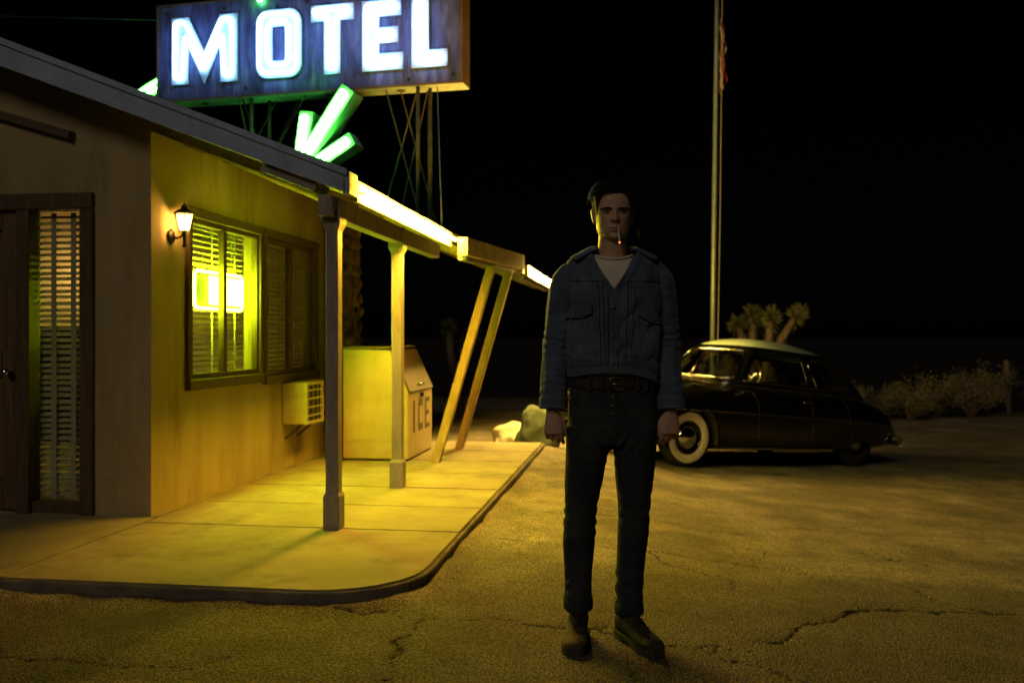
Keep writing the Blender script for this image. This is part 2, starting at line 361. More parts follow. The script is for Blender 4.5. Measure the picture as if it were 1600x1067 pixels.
def ground_mat():
    m = bpy.data.materials.new('dusty_asphalt'); m.use_nodes = True; t = m.node_tree; N = t.nodes; L = t.links; b = N['Principled BSDF']
    tc = N.new('ShaderNodeTexCoord')
    def nz(scale, detail=6, rough=.6):
        n = N.new('ShaderNodeTexNoise'); n.inputs['Scale'].default_value = scale; n.inputs['Detail'].default_value = detail; n.inputs['Roughness'].default_value = rough
        L.new(tc.outputs['Object'], n.inputs['Vector']); return n
    def ramp(src, p0, c0, p1, c1):
        r = N.new('ShaderNodeValToRGB'); r.color_ramp.elements[0].position = p0; r.color_ramp.elements[1].position = p1
        r.color_ramp.elements[0].color = (*c0, 1); r.color_ramp.elements[1].color = (*c1, 1); L.new(src, r.inputs[0]); return r.outputs[0]
    def mix(f, a, c):
        x = N.new('ShaderNodeMix'); x.data_type = 'RGBA'
        if isinstance(f, float): x.inputs['Factor'].default_value = f
        else: L.new(f, x.inputs['Factor'])
        for k, v in (('A', a), ('B', c)):
            if isinstance(v, tuple): x.inputs[k].default_value = (*v, 1)
            else: L.new(v, x.inputs[k])
        return x.outputs['Result']
    asp = ramp(nz(2.2, 9, .7).outputs['Fac'], .3, (.10,.088,.066), .7, (.20,.175,.13))
    dirt = ramp(nz(3.5, 10, .65).outputs['Fac'], .3, (.27,.24,.185), .72, (.46,.41,.325))
    du = N.new('ShaderNodeAttribute'); du.attribute_name = 'dust'
    patch = ramp(nz(1.1, 8, .62).outputs['Fac'], .42, (.25,.25,.25), .62, (1,1,1))
    ml = N.new('ShaderNodeMath'); ml.operation = 'MULTIPLY'; L.new(du.outputs['Fac'], ml.inputs[0]); L.new(patch, ml.inputs[1])
    c = mix(ml.outputs[0], asp, dirt)
    vo = N.new('ShaderNodeTexVoronoi'); vo.inputs['Scale'].default_value = 95; L.new(tc.outputs['Object'], vo.inputs['Vector'])
    agg = ramp(vo.outputs['Distance'], .12, (1.75,1.7,1.6), .6, (.42,.42,.42))
    mm = N.new('ShaderNodeMix'); mm.data_type = 'RGBA'; mm.blend_type = 'MULTIPLY'; mm.inputs['Factor'].default_value = .9
    L.new(c, mm.inputs['A']); L.new(agg, mm.inputs['B']); c = mm.outputs['Result']
    oil = ramp(nz(.9, 5, .5).outputs['Fac'], .56, (0,0,0), .72, (.75,.75,.75))
    c = mix(oil, c, (.055,.05,.042))
    dk2 = N.new('ShaderNodeAttribute'); dk2.attribute_name = 'far_dark'
    c = mix(dk2.outputs['Fac'], c, ramp(nz(.6, 8, .7).outputs['Fac'], .35, (.010,.010,.007), .7, (.024,.022,.015)))  # near-black tone painted in for the unlit distance
    ck = N.new('ShaderNodeAttribute'); ck.attribute_name = 'crack'
    rk = ramp(ck.outputs['Fac'], .05, (0,0,0), .55, (1,1,1))
    c = mix(rk, c, (.022,.018,.014))
    L.new(c, b.inputs['Base Color']); b.inputs['Roughness'].default_value = .88; b.inputs['Specular IOR Level'].default_value = .3
    bp = N.new('ShaderNodeBump'); bp.inputs['Strength'].default_value = 1.0; bp.inputs['Distance'].default_value = .011; bp.invert = True
    L.new(vo.outputs['Distance'], bp.inputs['Height'])
    b2 = N.new('ShaderNodeBump'); b2.inputs['Strength'].default_value = .6; b2.inputs['Distance'].default_value = .012
    L.new(nz(38, 8, .7).outputs['Fac'], b2.inputs['Height']); L.new(bp.outputs[0], b2.inputs['Normal']); L.new(b2.outputs[0], b.inputs['Normal'])
    return m
gm.materials.append(ground_mat())
ground = link('ground', gm); tag(ground, 'dusty cracked asphalt lot fading into desert dirt', kind='structure')

# ------------------------------------------------------------------ sidewalk: slabs with joints and a kerb face
sw = empty('sidewalk', (CX, CY, 0), ROT); tag(sw, 'pale concrete sidewalk with rounded corner around the motel', kind='structure')
ZS = .08
def slab(s0, s1, t0, t1, poly=None):
    j = .005
    poly = poly or [(s0+j,t0+j),(s1-j,t0+j),(s1-j,t1-j),(s0+j,t1-j)]
    mb = MB(); mb.prism(poly, lambda u, v, q: (u, v, -.25+q), .25+ZS-random.uniform(0, .0025))
    me = mb.mesh('slab', M['concrete'])
    bm = bmesh.new(); bm.from_mesh(me)
    top = [e for e in bm.edges if all(v.co.z > 0 for v in e.verts)]
    bmesh.ops.bevel(bm, geom=top, offset=.006, segments=2, affect='EDGES'); bm.to_mesh(me); bm.free()
    link('slab', me, sw)
ts = [-1.53,-.17,.62,1.40,2.2,3.0,3.8,4.62]
rad = .5; SE = 2.16; TF = -1.53
arc = [(SE-rad+rad*math.sin(a), TF+rad-rad*math.cos(a)) for a in np.linspace(0, math.pi/2, 14)]
for i in range(7):
    if i == 0:
        j = .005
        slab(0, 0, 0, 0, [(.05+j, TF)] + arc + [(SE, -.17-j), (.05+j, -.17-j)])
    else: slab(.05, SE, ts[i], ts[i+1])
for a, b in ((-1.25,.05), (-2.6,-1.25), (-4.0,-2.6)):
    slab(a, b, TF, .0)
slab(-.4, .05, 0.0, 4.62, [(-.14,.005),(.045,.005),(.045,4.61),(-.14,4.61)])
kb = MB()
path = [(-4.0, TF)] + arc + [(SE, t) for t in np.linspace(-.9, 4.62, 24)]
rows = []
for k, (off, z) in enumerate(((.0,ZS-.012),(.012,ZS-.008),(.022,ZS-.024),(.026,.0),(.03,-.3))):
    row = []
    for i, (u, v) in enumerate(path):
        a = Vector(path[max(i-1,0)]); c = Vector(path[min(i+1,len(path)-1)]); d = (c-a).normalized(); n = Vector((d.y, -d.x))
        wob = (noise.noise(Vector((u*6, v*6, k*3)))*.006)
        row.append((u+n.x*(off+wob), v+n.y*(off+wob), z))
    rows.append(row)
kb.grid(rows); kb.build('kerb_face', M['kerb'], sw, smooth=True)

# ------------------------------------------------------------------ motel building (local axes: x = s, y = t)
bd = empty('motel_building', (CX, CY, 0), ROT)
tag(bd, 'low stucco motel office with gabled roof and post-lined porch', 'building')
SL = .3916
def zt(s): return 2.327 + SL*(1.441-s) if s > -2.8 else 2.327+SL*(1.441+2.8) - SL*(-2.8-s)
def zu(s): return zt(s)-.13
def holed(mb, a0, a1, z0, z1, holes, fn, th):
    As = sorted(set([a0, a1]+[h[0] for h in holes]+[h[1] for h in holes])); Zs = sorted(set([z0, z1]+[h[2] for h in holes]+[h[3] for h in holes]))
    solid = lambda i, k: 0 <= i < len(As)-1 and 0 <= k < len(Zs)-1 and not any(h[0] <= (As[i]+As[i+1])/2 <= h[1] and h[2] <= (Zs[k]+Zs[k+1])/2 <= h[3] for h in holes)
    for i in range(len(As)-1):
        for k in range(len(Zs)-1):
            if not solid(i, k): continue
            a, b, c, d = As[i], As[i+1], Zs[k], Zs[k+1]
            mb.add([fn(a,c,0),fn(b,c,0),fn(b,d,0),fn(a,d,0)], [(0,1,2,3)]); mb.add([fn(a,c,th),fn(b,c,th),fn(b,d,th),fn(a,d,th)], [(3,2,1,0)])
            for (di, dk, p, q) in ((-1,0,(a,c),(a,d)),(1,0,(b,c),(b,d)),(0,-1,(a,c),(b,c)),(0,1,(a,d),(b,d))):
                if not solid(i+di, k+dk): mb.add([fn(*p,0),fn(*q,0),fn(*q,th),fn(*p,th)], [(0,1,2,3)])
W1 = (.474,1.736,.935,2.215); W2 = (1.816,3.098,.912,2.215)
mb = MB(); holed(mb, 0, 3.36, -.1, 2.752, [W1, W2], lambda a, z, q: (-q, a, z), .14)
mb.build('side_wall', M['stucco'], bd, fix=False)
D0, D1 = -1.96, -.435
mb = MB(); holed(mb, -5.6, -.002, -.1, 2.70, [(D0, D1, .08, 2.26)], lambda a, z, q: (a, q+.001, z), .14)
mb.add([(-5.6,.001,2.70),(-.002,.001,2.70),(-.002,.001,2.76),(-2.8,.001,3.84),(-5.6,.001,2.76)], [(0,1,2,3,4)])
mb.build('front_wall', M['stucco'], bd, fix=False)
mb = MB(); mb.box(-5.6,-5.46,.15,3.9,-.1,2.7); mb.box(-5.45,-.15,3.76,3.9,-.1,3.0)
mb.build('rear_wall', M['stucco'], bd)
mb = MB(); mb.box(-5.4,-.16,.16,3.7,.06,.085); mb.build('interior_floor', M['room'], bd)
mb = MB(); mb.add([(-2.6,.2,.08),(-2.6,3.7,.08),(-2.6,3.7,2.7),(-2.6,.2,2.7)], [(0,1,2,3)])
mb.add([(-1.05,1.0,.09),(-.16,1.0,.09),(-.16,1.0,2.68),(-1.05,1.0,2.68)], [(0,1,2,3)]) if False else None
mb.add([(-5.4,.16,2.69),(-.15,.16,2.69),(-.15,3.7,2.69),(-5.4,3.7,2.69)], [(0,1,2,3)])
mb.build('interior_partition', M['room'], bd)

# windows of the side wall
def side_window(t0, t1, z0, z1, curtain, rot_open):
    win = empty('window', parent=bd)
    def fr(mb, a, b, c, d, s0, s1): mb.box(s0, s1, a, b, c, d)
    o = MB(); k = .05
    fr(o, t0-.02, t1+.02, z1-.045, z1+.03, -.05, .035); fr(o, t0-.02, t1+.02, z0-.035, z0+.045, -.05, .045)
    fr(o, t0-.02, t0+.04, z0+.046, z1-.046, -.05, .033); fr(o, t1-.04, t1+.02, z0+.046, z1-.046, -.05, .033)
    o.build('frame', M['trim'], win, bevel=.006)
    tm = (t0+t1)/2 - .04
    i = MB()
    for a, b in ((t0+.041, tm+.012), (tm+.014, t1-.041)):
        fr(i, a, b, z1-.085, z1-.047, -.04, .012); fr(i, a, b, z0+.047, z0+.085, -.04, .012)
        fr(i, a, a+.028, z0+.086, z1-.086, -.04, .011); fr(i, b-.028, b, z0+.086, z1-.086, -.04, .011)
    i.build('sash', M['trim'], win, bevel=.004)
    for a, b in ((t0+.07, tm-.017), (tm+.043, t1-.07)):
        g = MB(); g.add([(-.014,a,z0+.086),(-.014,b,z0+.086),(-.014,b,z1-.086),(-.014,a,z1-.086)], [(0,1,2,3)]); g.build('pane', M['glass'], win)
    sm = MB(); c = math.cos(rot_open); s = math.sin(rot_open); L = t1-t0-.0
    pts = []
    for q in (-1, -.33, .33, 1):
        u = q*.024; pts.append((u*c-(1-q*q)*.003*s, u*s+(1-q*q)*.003*c))
    sm.grid([[(p[0], y, p[1]) for p in pts] for y in (0, L)])
    me = sm.mesh('slat', M['blind'], smooth=True)
    n = int((z1-z0-.12)/.0445)
    for k in range(n):
        link('slat', me, win, loc=(-.17, t0+.04, z1-.09-k*.0445), rot=(random.uniform(-.004,.004), random.uniform(-.06,.06), 0))
    for f in (.18, .5, .82):
        tp = MB(); y = t0+.05+L*f; tp.add([(-.143,y-.012,z0+.06),(-.143,y+.012,z0+.06),(-.143,y+.012,z1-.06),(-.143,y-.012,z1-.06)], [(0,1,2,3)]); tp.build('ladder_tape', M['tape'], win)
    return win
side_window(*W1, True, R(22)); side_window(*W2, False, R(35))

# door and sidelight in the front wall
ent = empty('entrance', parent=bd)
mb = MB(); y0, y1 = -.03, .10
mb.box(D0-.03, D1+.02, y0, y1, 2.165, 2.275); mb.box(D1-.075, D1+.02, y0, y1, .082, 2.164)
mb.box(-.985, -.885, y0, y1, .082, 2.164); mb.box(D0-.03, D0+.06, y0, y1, .082, 2.164); mb.box(-.884, D1-.076, .0, .09, .082, .16)
mb.build('door_frame', M['trim'], ent, bevel=.006)
mb = MB(); a, b = D0+.065, -.99
mb.box(a, b, .03, .075, .10, 2.16)
mb.build('door_slab', M['door'], ent)
mb = MB()
for x0, x1, z0, z1 in ((a,a+.12,.10,2.16),(b-.12,b,.10,2.16),(a+.121,b-.121,2.03,2.16),(a+.121,b-.121,1.02,1.20),(a+.121,b-.121,.10,.32)):
    mb.box(x0, x1, .008, .029, z0, z1)
mb.build('door_rail', M['door'], ent, bevel=.004)
mb = MB(); mb.lathe([(0,-.06),(.028,-.055),(.03,-.035),(.012,-.02),(.012,.01)], 14, 'y', (b-.06, .0, 1.05)); mb.build('door_knob', M['chrome'], ent, smooth=True)
sl = [(-.884, D1-.076)]
g = MB(); g.add([(-.884,.03,.16),(D1-.076,.03,.16),(D1-.076,.03,2.164),(-.884,.03,2.164)], [(0,1,2,3)]); g.build('pane', M['glass'], ent)
x0, x1 = -.878, D1-.082; sm = MB(); pts = []
for q in (-1,-.33,.33,1): pts.append((q*.021*math.cos(R(38)), q*.021*math.sin(R(38))+(1-q*q)*.003))
sm.grid([[(x, p[0], p[1]) for p in pts] for x in (x0, x1)])
me = sm.mesh('slat', M['blind'], smooth=True)
for k in range(46):
    link('slat', me, ent, loc=(0, .085, 2.12-k*.0425), rot=(random.uniform(-.07,.07), random.uniform(-.006,.006), 0))
for f in (.33, .74):
    xx = x0+(x1-x0)*f; tp = MB(); tp.add([(xx-.02,.062,.17),(xx+.02,.062,.17),(xx+.02,.062,2.15),(xx-.02,.062,2.15)], [(0,1,2,3)]); tp.build('ladder_tape', M['tape'], ent)

# gable trim board under the rake
mb = MB(); mb.bar((-1.9,-.028,3.06),(-.57,-.028,2.665), .05, .055); mb.build('gable_trim', M['trim'], bd)

# stone pier at the end of the wall
pier = empty('stone_pier', parent=bd)
mb = MB(); mb.box(-.1,.215,3.365,3.88,-.1,2.62); mb.build('core', M['mortar'], pier)
def stone_mesh(seed):
    bm = bmesh.new(); bmesh.ops.create_icosphere(bm, subdivisions=2, radius=1)
    for v in bm.verts:
        p = v.co.copy(); q = Vector([math.copysign(abs(c)**.5, c) for c in p])
        v.co = q*(.62+.28*noise.noise(p*1.4+Vector((seed*7.1,0,0))))
    me = bpy.data.meshes.new('stone'); bm.to_mesh(me); bm.free()
    me.polygons.foreach_set('use_smooth', [True]*len(me.polygons)); me.materials.append(M['stone']); return me
stones = [stone_mesh(i) for i in range(7)]
z = .09
while z < 2.56:
    h = random.uniform(.10, .19); t = 3.36
    while t < 3.86:
        l = random.uniform(.14, .26); l = min(l, 3.92-t)
        link('stone', random.choice(stones), pier, (.20, t+l/2, z+h/2), (random.uniform(-.1,.1), random.uniform(-.1,.1), 0), (.06+random.uniform(0,.02), l*.56, h*.6)); t += l
    s = -.02
    while s < .2:
        l = random.uniform(.12, .2)
        link('stone', random.choice(stones), pier, (s+l/2, 3.36, z+h/2), (random.uniform(-.1,.1), 0, random.uniform(-.1,.1)), (l*.56, .055+random.uniform(0,.02), h*.6)); s += l
    z += h

# roof: slab, fascia boards, soffit boards, beam, posts
roof = empty('roof', parent=bd)
plan = [(-2.8,-.33),(1.48,-.33),(1.48,2.55),(1.90,4.50),(1.955,4.62),(1.955,7.6),(-2.8,7.6)]
mb = MB(); n = len(plan)
vs = [(u, v, zt(u)-.02) for u, v in plan]+[(u, v, zt(u)-.10) for u, v in plan]
mb.add(vs, [tuple(range(n)), tuple(range(2*n-1, n-1, -1))]+[(i, n+i, n+(i+1) % n, (i+1) % n) for i in range(n)])
pl2 = [(-7.1,-.33),(-2.8,-.33),(-2.8,7.6),(-7.1,7.6)]
vs = [(u, v, zt(u)-.02) for u, v in pl2]+[(u, v, zt(u)-.10) for u, v in pl2]
mb.add(vs, [(0,1,2,3),(7,6,5,4)]+[(i, 4+i, 4+(i+1) % 4, (i+1) % 4) for i in range(4)])
mb.build('roof_deck', M['shingle'], roof)
# rake fascia on the gable end
for (sa, sb) in ((-2.8,1.49),(-7.1,-2.8)):
    mb = MB(); mb.prism([(sa, zt(sa)-.205),(sb, zt(sb)-.205+(.07 if sb > 0 else 0)),(sb, zt(sb)+.005),(sa, zt(sa)+.005)], lambda u, v, q: (u, -.372+q, v), .04)
    mb.build('rake_fascia', M['fascia'], roof, bevel=.003)
mb = MB(); sa, sb = -2.8, 1.50
mb.prism([(sa, zt(sa)-.03),(sb, zt(sb)-.03),(sb, zt(sb)+.012),(sa, zt(sa)+.012)], lambda u, v, q: (u, -.388+q, v), .015); mb.build('drip_edge', M['fascia'], roof)
mb = MB(); mb.box(1.47,1.512,-.372,-.21,2.165,2.305); mb.build('fascia_corner', M['fascia'], roof, bevel=.003)
def board(name, p, q, z0, z1, th, m):
    a = Vector((p[0], p[1], 0)); b = Vector((q[0], q[1], 0)); d = (b-a).normalized(); nn = Vector((d.y, -d.x, 0))
    mb = MB(); segs = max(2, int((b-a).length/.08)); rows = []
    for i in range(segs+1):
        c = a.lerp(b, i/segs); j = noise.noise(Vector((c.x*3, c.y*3, 1)))*.006; k = noise.noise(Vector((c.x*4, c.y*4, 5)))*.005
        rows.append([c+Vector((0,0,z0+k)), c+nn*th+Vector((0,0,z0+k)), c+nn*th+Vector((0,0,z1+j)), c+Vector((0,0,z1+j))])
    mb.grid(rows, closed=True); mb.f += [(0,1,2,3), tuple(len(mb.v)-4+i for i in (3,2,1,0))]
    return mb.build(name, m, roof)
board('eave_fascia', (1.478,-.205), (1.478,2.62), 2.14, 2.272, .034, M['fascia_cream'])
board('eave_fascia', (1.60,2.50), (1.885,4.44), 2.05, 2.215, .09, M['fascia_cream'])
board('eave_fascia', (1.955,4.66), (1.955,7.6), 2.0, 2.125, .03, M['fascia_cream'])
mb = MB(); mb.box(1.86,1.95,4.46,4.655,2.02,2.13); mb.build('fascia_block', M['post'], roof)
# soffit boards below the deck, running along the eave
sb_ = MB(); sb_.box(-.065,.065,-.325,2.56,-.009,.009); me = sb_.mesh('soffit_board', M['soffit'])
for k in range(11):
    s = 1.40-.137*k
    if s < .0: break
    link('soffit_board', me, roof, (s, 0, zt(s)-.118), (0, math.atan(SL), 0))
for t in (-.18,.45,1.08,1.71,2.34,3.0,3.7,4.4,5.2,6.0,6.8):
    mb = MB(); e = 1.30 if t < 2.5 else min(1.85, 1.35+.22*(t-2.3)); s0 = .005 if t < 3.9 else -2.7
    mb.bar((s0, t, zt(s0)-.17), (e, t, zt(e)-.17), .045, .085); mb.build('rafter', M['soffit'], roof)
mb = MB(); mb.box(1.285,1.375,-.30,2.72,2.045,2.175); mb.build('porch_beam', M['post'], roof, bevel=.004)
mb = MB(); mb.bar((1.62,2.60,2.03),(1.86,4.38,2.03), .08, .04); mb.bar((1.90,4.7,1.985),(1.90,7.5,1.985), .08, .04); mb.build('carport_beam', M['post'], roof, bevel=.004)
mb = MB(); mb.bar((.93,-.29,zt(.93)-.165),(1.283,-.29,zt(1.283)-.165),.07,.07); mb.build('beam_return', M['post'], roof)

def post(s, t, name='porch_post'):
    p = empty(name, (s, t, 0), parent=bd); h = .0415
    mb = MB(); mb.box(-h,h,-h,h,.30,1.995); mb.build('shaft', M['post'], p, bevel=.005)
    mb = MB(); k = .053; mb.box(-k,k,-k,k,ZS-.002,.285)
    mb.add([(-k,-k,.2855),(k,-k,.2855),(k,k,.2855),(-k,k,.2855),(-h-.001,-h-.001,.31),(h+.001,-h-.001,.31),(h+.001,h+.001,.31),(-h-.001,h+.001,.31)], [(0,1,5,4),(1,2,6,5),(2,3,7,6),(3,0,4,7),(4,5,6,7)])
    mb.build('base_wrap', M['post'], p)
    mb = MB(); k = .062; mb.add([(-h-.002,-h-.002,1.965),(h+.002,-h-.002,1.965),(h+.002,h+.002,1.965),(-h-.002,h+.002,1.965),(-k,-k,2.005),(k,-k,2.005),(k,k,2.005),(-k,k,2.005)], [(0,1,5,4),(1,2,6,5),(2,3,7,6),(3,0,4,7)])
    mb.box(-k,k,-k,k,2.0055,2.16); mb.build('cap', M['post'], p)
post(1.345, -.176); post(1.331, 1.392)
for a, b in (((1.303,2.85,ZS-.01),(1.762,3.435,2.03)), ((1.32,3.912,ZS-.01),(1.835,4.17,2.03))):
    mb = MB(); mb.bar(a, b, .085, .085, up=(0,1,0)); mb.build('leaning_post', M['brace'], bd, bevel=.005)

# ------------------------------------------------------------------ lit tubes along the eave
def tube_lamp(pa, pb, label, m='n_amber'):
    o = empty('eave_light_tube', W(*pa[:2], pa[2]), ROT); a = Vector((0,0,0)); b = Vector(pb)-Vector(pa)
    mb = MB(); mb.tube([a, b], .011, 10); mb.build('glass_tube', M[m], o, smooth=True)
    L = b.length
    for k in range(int(L/.6)+2):
        c = b*min(1, max(.004, k*.6/L)); mb = MB(); mb.box(c.x-.06, c.x+.004, c.y-.006, c.y+.006, -.006, .006); mb.build('standoff', M['rust'], o)
    tag(o, label, 'light tube', 'amber tubes along the motel eave')
tube_lamp((1.562,-.17,2.20), (1.562,2.56,2.20), 'long glowing amber tube along the eave above the porch posts')
tube_lamp((2.032,4.72,2.06), (2.032,7.5,2.06), 'glowing amber tube on the far eave beyond the leaning posts', 'n_amber_far')

# ------------------------------------------------------------------ wall lantern
ln = empty('wall_lantern', W(.0, .25), ROT); tag(ln, 'lit black coach lantern on the wall beside the window', 'lantern')
mb = MB(); mb.lathe([(0,.0),(.045,.002),(.05,.012),(.03,.022),(0,.024)], 20, 'x', (0,0,2.0)); mb.build('backplate', M['iron'], ln, smooth=True)
mb = MB(); mb.tube([(.01,0,2.0),(.05,0,1.985),(.085,0,1.995),(.105,0,2.03)], .008, 8); mb.tube([(.105,0,2.03),(.105,0,1.96),(.105,0,1.925)], [.011,.009,.004], 8)
mb.lathe([(.0,1.915),(.012,1.922),(.016,1.932),(.008,1.942)], 10, 'z', (.105,0,0)); mb.build('arm', M['iron'], ln, smooth=True)
mb = MB(); mb.lathe([(.036,2.035),(.066,2.15)], 6, 'z', (.105,0,0)); mb.build('glass_shade', M['lamp_glass'], ln)
mb = MB()
for k in range(6):
    a = 2*math.pi*k/6; mb.tube([(.105+.037*math.cos(a),.037*math.sin(a),2.033),(.105+.068*math.cos(a),.068*math.sin(a),2.152)], .0035, 6)
mb.lathe([(0,2.026),(.04,2.028),(.04,2.036),(.0,2.037)], 6, 'z', (.105,0,0)); mb.build('cage', M['iron'], ln)
mb = MB(); mb.lathe([(.072,2.152),(.074,2.158),(.05,2.178),(.026,2.19),(.02,2.20),(.024,2.206),(.008,2.222),(.0,2.24)], 12, 'z', (.105,0,0)); mb.build('cap', M['iron'], ln, smooth=True)
mb = MB(); mb.lathe([(0,2.045),(.012,2.05),(.02,2.085),(.014,2.115),(0,2.13)], 12, 'z', (.105,0,0)); mb.build('bulb', M['lamp_flame'], ln, smooth=True)

# ------------------------------------------------------------------ neon sign hanging in the window
ns = empty('window_neon_sign', W(-.075, 0), ROT); tag(ns, 'yellow-green neon sign glowing behind the near window', 'neon sign')
def rrect(a, b, c, d, r, n=6):
    P = []
    for cx_, cz_, a0 in ((b-r,d-r,0),(a+r,d-r,90),(a+r,c+r,180),(b-r,c+r,270)):
        for k in range(n+1): t = R(a0+90*k/n); P.append((0, cx_+r*math.cos(t), cz_+r*math.sin(t)))
    return P
mb = MB(); mb.tube(rrect(.74,1.56,1.515,1.80,.045), .0105, 8, closed=True); mb.build('border_tube', M['n_lime'], ns, smooth=True)
mb = MB()
for k in range(9):
    z = 1.560+k*.025; mb.tube([(.0,.985,z),(.0,1.505,z)], .012, 8)
mb.build('inner_tube', M['n_lime'], ns, smooth=True)
mb = MB(); mb.box(-.03,-.022,.80,1.50,1.54,1.775); mb.build('backing', M['dark'], ns)
mb = MB()
for y in (.9,1.4): mb.tube([(-.02,y,1.775),(-.02,y,2.16)], .003, 6)
mb.build('hanging_chain', M['steel'], ns)
lamp = empty('room_lamp', W(-2.2, 2.9, 0), ROT); tag(lamp, 'warm lamp shining inside the office behind the blinds', 'lamp')
mb = MB(); mb.lathe([(0,1.78),(.11,1.8),(.16,1.9),(.11,2.0),(0,2.02)], 20); mb.build('globe', M['room_lamp'], lamp, smooth=True)
mb = MB(); mb.tube([(0,0,2.02),(0,0,2.69)], .008, 8); mb.build('stem', M['iron'], lamp)
blk = empty('light_blocker', W(-.9, .75, .085), ROT); tag(blk, 'dark counter added unseen to keep room light off the middle sidelight blinds', 'blocker')  # unseen box added to darken the middle of the sidelight blinds
mb = MB(); mb.box(-1.2,.45,-.2,.2,.42,1.25); mb.build('body', M['trim'], blk); mb = MB(); mb.box(-1.24,.5,-.24,.24,1.251,1.29); mb.build('top', M['door'], blk)
mb = MB()
for x in (-1.1,.35):
    for y in (-.15,.15): mb.box(x-.03,x+.03,y-.03,y+.03,0,.419)
mb.build('plinth', M['trim'], blk)

# ------------------------------------------------------------------ air conditioner
ac = empty('air_conditioner', W(0, 2.226, .488), ROT); tag(ac, 'boxy cream air conditioner jutting from the wall under the far window', 'air conditioner')
mb = MB(); mb.box(.003,.215,0,.436,0,.383); mb.build('case', M['ac'], ac, bevel=.008)
mb = MB(); mb.box(.2155,.222,.02,.416,.025,.358); mb.build('coil', M['dark'], ac)
mb = MB()
for (a, b, c, d) in ((0,.436,.36,.383),(0,.436,0,.023),(0,.02,.0235,.3595),(.416,.436,.0235,.3595)): mb.box(.2155,.245,a,b,c,d)
mb.build('bezel', M['ac'], ac)
bar = MB(); bar.box(.226,.24,.021,.415,-.006,.006); me = bar.mesh('grille_bar', M['ac'])
for k in range(4): link('grille_bar', me, ac, (0,0,.075+k*.078))
bar = MB(); bar.box(.223,.2255,-.003,.003,.024,.359); me = bar.mesh('grille_wire', M['steel'])
for k in range(3): link('grille_wire', me, ac, (0,.10+k*.115,0))
mb = MB(); mb.bar((.01,.06,-.14),(.17,.06,-.002), .02, .02); mb.bar((.01,.37,-.14),(.17,.37,-.002), .02, .02); mb.build('bracket', M['rust'], ac)

# ------------------------------------------------------------------ ice chest
ic = empty('ice_chest', W(.366, 2.86, ZS), ROT); tag(ic, 'cream ice chest with slanted dark lid and the word ICE', 'ice chest')
prof = [(0,.015),(.667,.015),(.667,.655),(.474,1.085),(0,1.10)]
mb = MB(); mb.prism(prof, lambda u, v, q: (u, q, v), 1.0); mb.build('cabinet', M['ice'], ic, bevel=.012)
mb = MB(); mb.box(.01,.65,.02,.98,0,.014); mb.build('base', M['dark'], ic)
mb = MB(); dx, dz = (.474-.667), (1.085-.655); l = math.hypot(dx, dz); nx_, nz_ = dz/l, -dx/l
mb.prism([(.667+dx*.02,.655+dz*.02),(.667+dx*.02+nx_*.022,.655+dz*.02+nz_*.022),(.667+dx*.98+nx_*.022,.655+dz*.98+nz_*.022),(.667+dx*.98,.655+dz*.98)], lambda u, v, q: (u+nx_*.001, .015+q, v+nz_*.001), .97)
mb.build('slanted_lid', M['ice_lid'], ic, bevel=.005)
mb = MB(); p = (.667+dx*.15+nx_*.045, .655+dz*.15+nz_*.045)
mb.tube([(p[0]-nx_*.025,.38,p[1]-nz_*.025),(p[0],.40,p[1]),(p[0],.60,p[1]),(p[0]-nx_*.025,.62,p[1]-nz_*.025)], .008, 8); mb.build('lid_handle', M['chrome'], ic, smooth=True)
mb = MB(); mb.box(-.005,.48,-.012,1.012,1.101,1.118); mb.build('top_sheet', M['ice_lid'], ic)
for y_ in (.2,.8):
    mb = MB(); mb.box(.43,.50,y_-.03,y_+.03,1.1185,1.126); mb.tube([(.49,y_-.035,1.118),(.49,y_+.035,1.118)], .009, 8); mb.build('hinge', M['rust'], ic)
mb = MB(); mb.box(.6675,.682,.44,.56,.60,.648); mb.build('latch', M['chrome'], ic, bevel=.003)
for z_ in (.20,.62):
    mb = MB(); mb.box(.0,.6675,-.0045,-.0008,z_,z_+.006); mb.build('panel_seam', M['ice'], ic)
LZ, LH = .26, .32
def ice_letter(polys, y0, wdt):
    mb = MB()
    for poly in polys: mb.prism([(y0+u*wdt, LZ+v*LH) for u, v in poly], lambda u, v, q: (.6685+q, u, v), .002)
    mb.build('letter', M['ink'], ic)
rect = lambda a, b, c, d: [(a,c),(b,c),(b,d),(a,d)]
ice_letter([rect(.25,.75,0,1)], .15, .13)
ice_letter([rect(0,.28,.1,.9), rect(.1,1,.9,1.0), rect(.1,1,0,.1), rect(.28001,1,.78,.8999), rect(.28001,1,.1001,.22)], .38, .19)
ice_letter([rect(0,.28,0,1), rect(.28001,1,.86,1), rect(.28001,.85,.43,.57), rect(.28001,1,0,.14)], .68, .19)
sp = empty('wall_spigot', W(.30, 2.80, .60), ROT); tag(sp, 'small brass hose tap beside the ice chest and near post', 'tap')
mb = MB(); mb.tube([(0,.25,.1),(0,.06,.1),(0,.03,.09),(0,.02,.04)], .014, 8); mb.build('spout', M['chrome'], sp, smooth=True)
mb = MB(); mb.lathe([(0,.135),(.03,.137),(.032,.145),(0,.15)], 12, 'z', (0,.06,0)); mb.tube([(0,.06,.1),(0,.06,.14)], .006, 6); mb.build('handle', M['rust'], sp)
mb = MB(); mb.tube([(0,.25,-.525),(0,.25,.1)], .013, 8); mb.build('riser_pipe', M['rust'], sp, smooth=True)

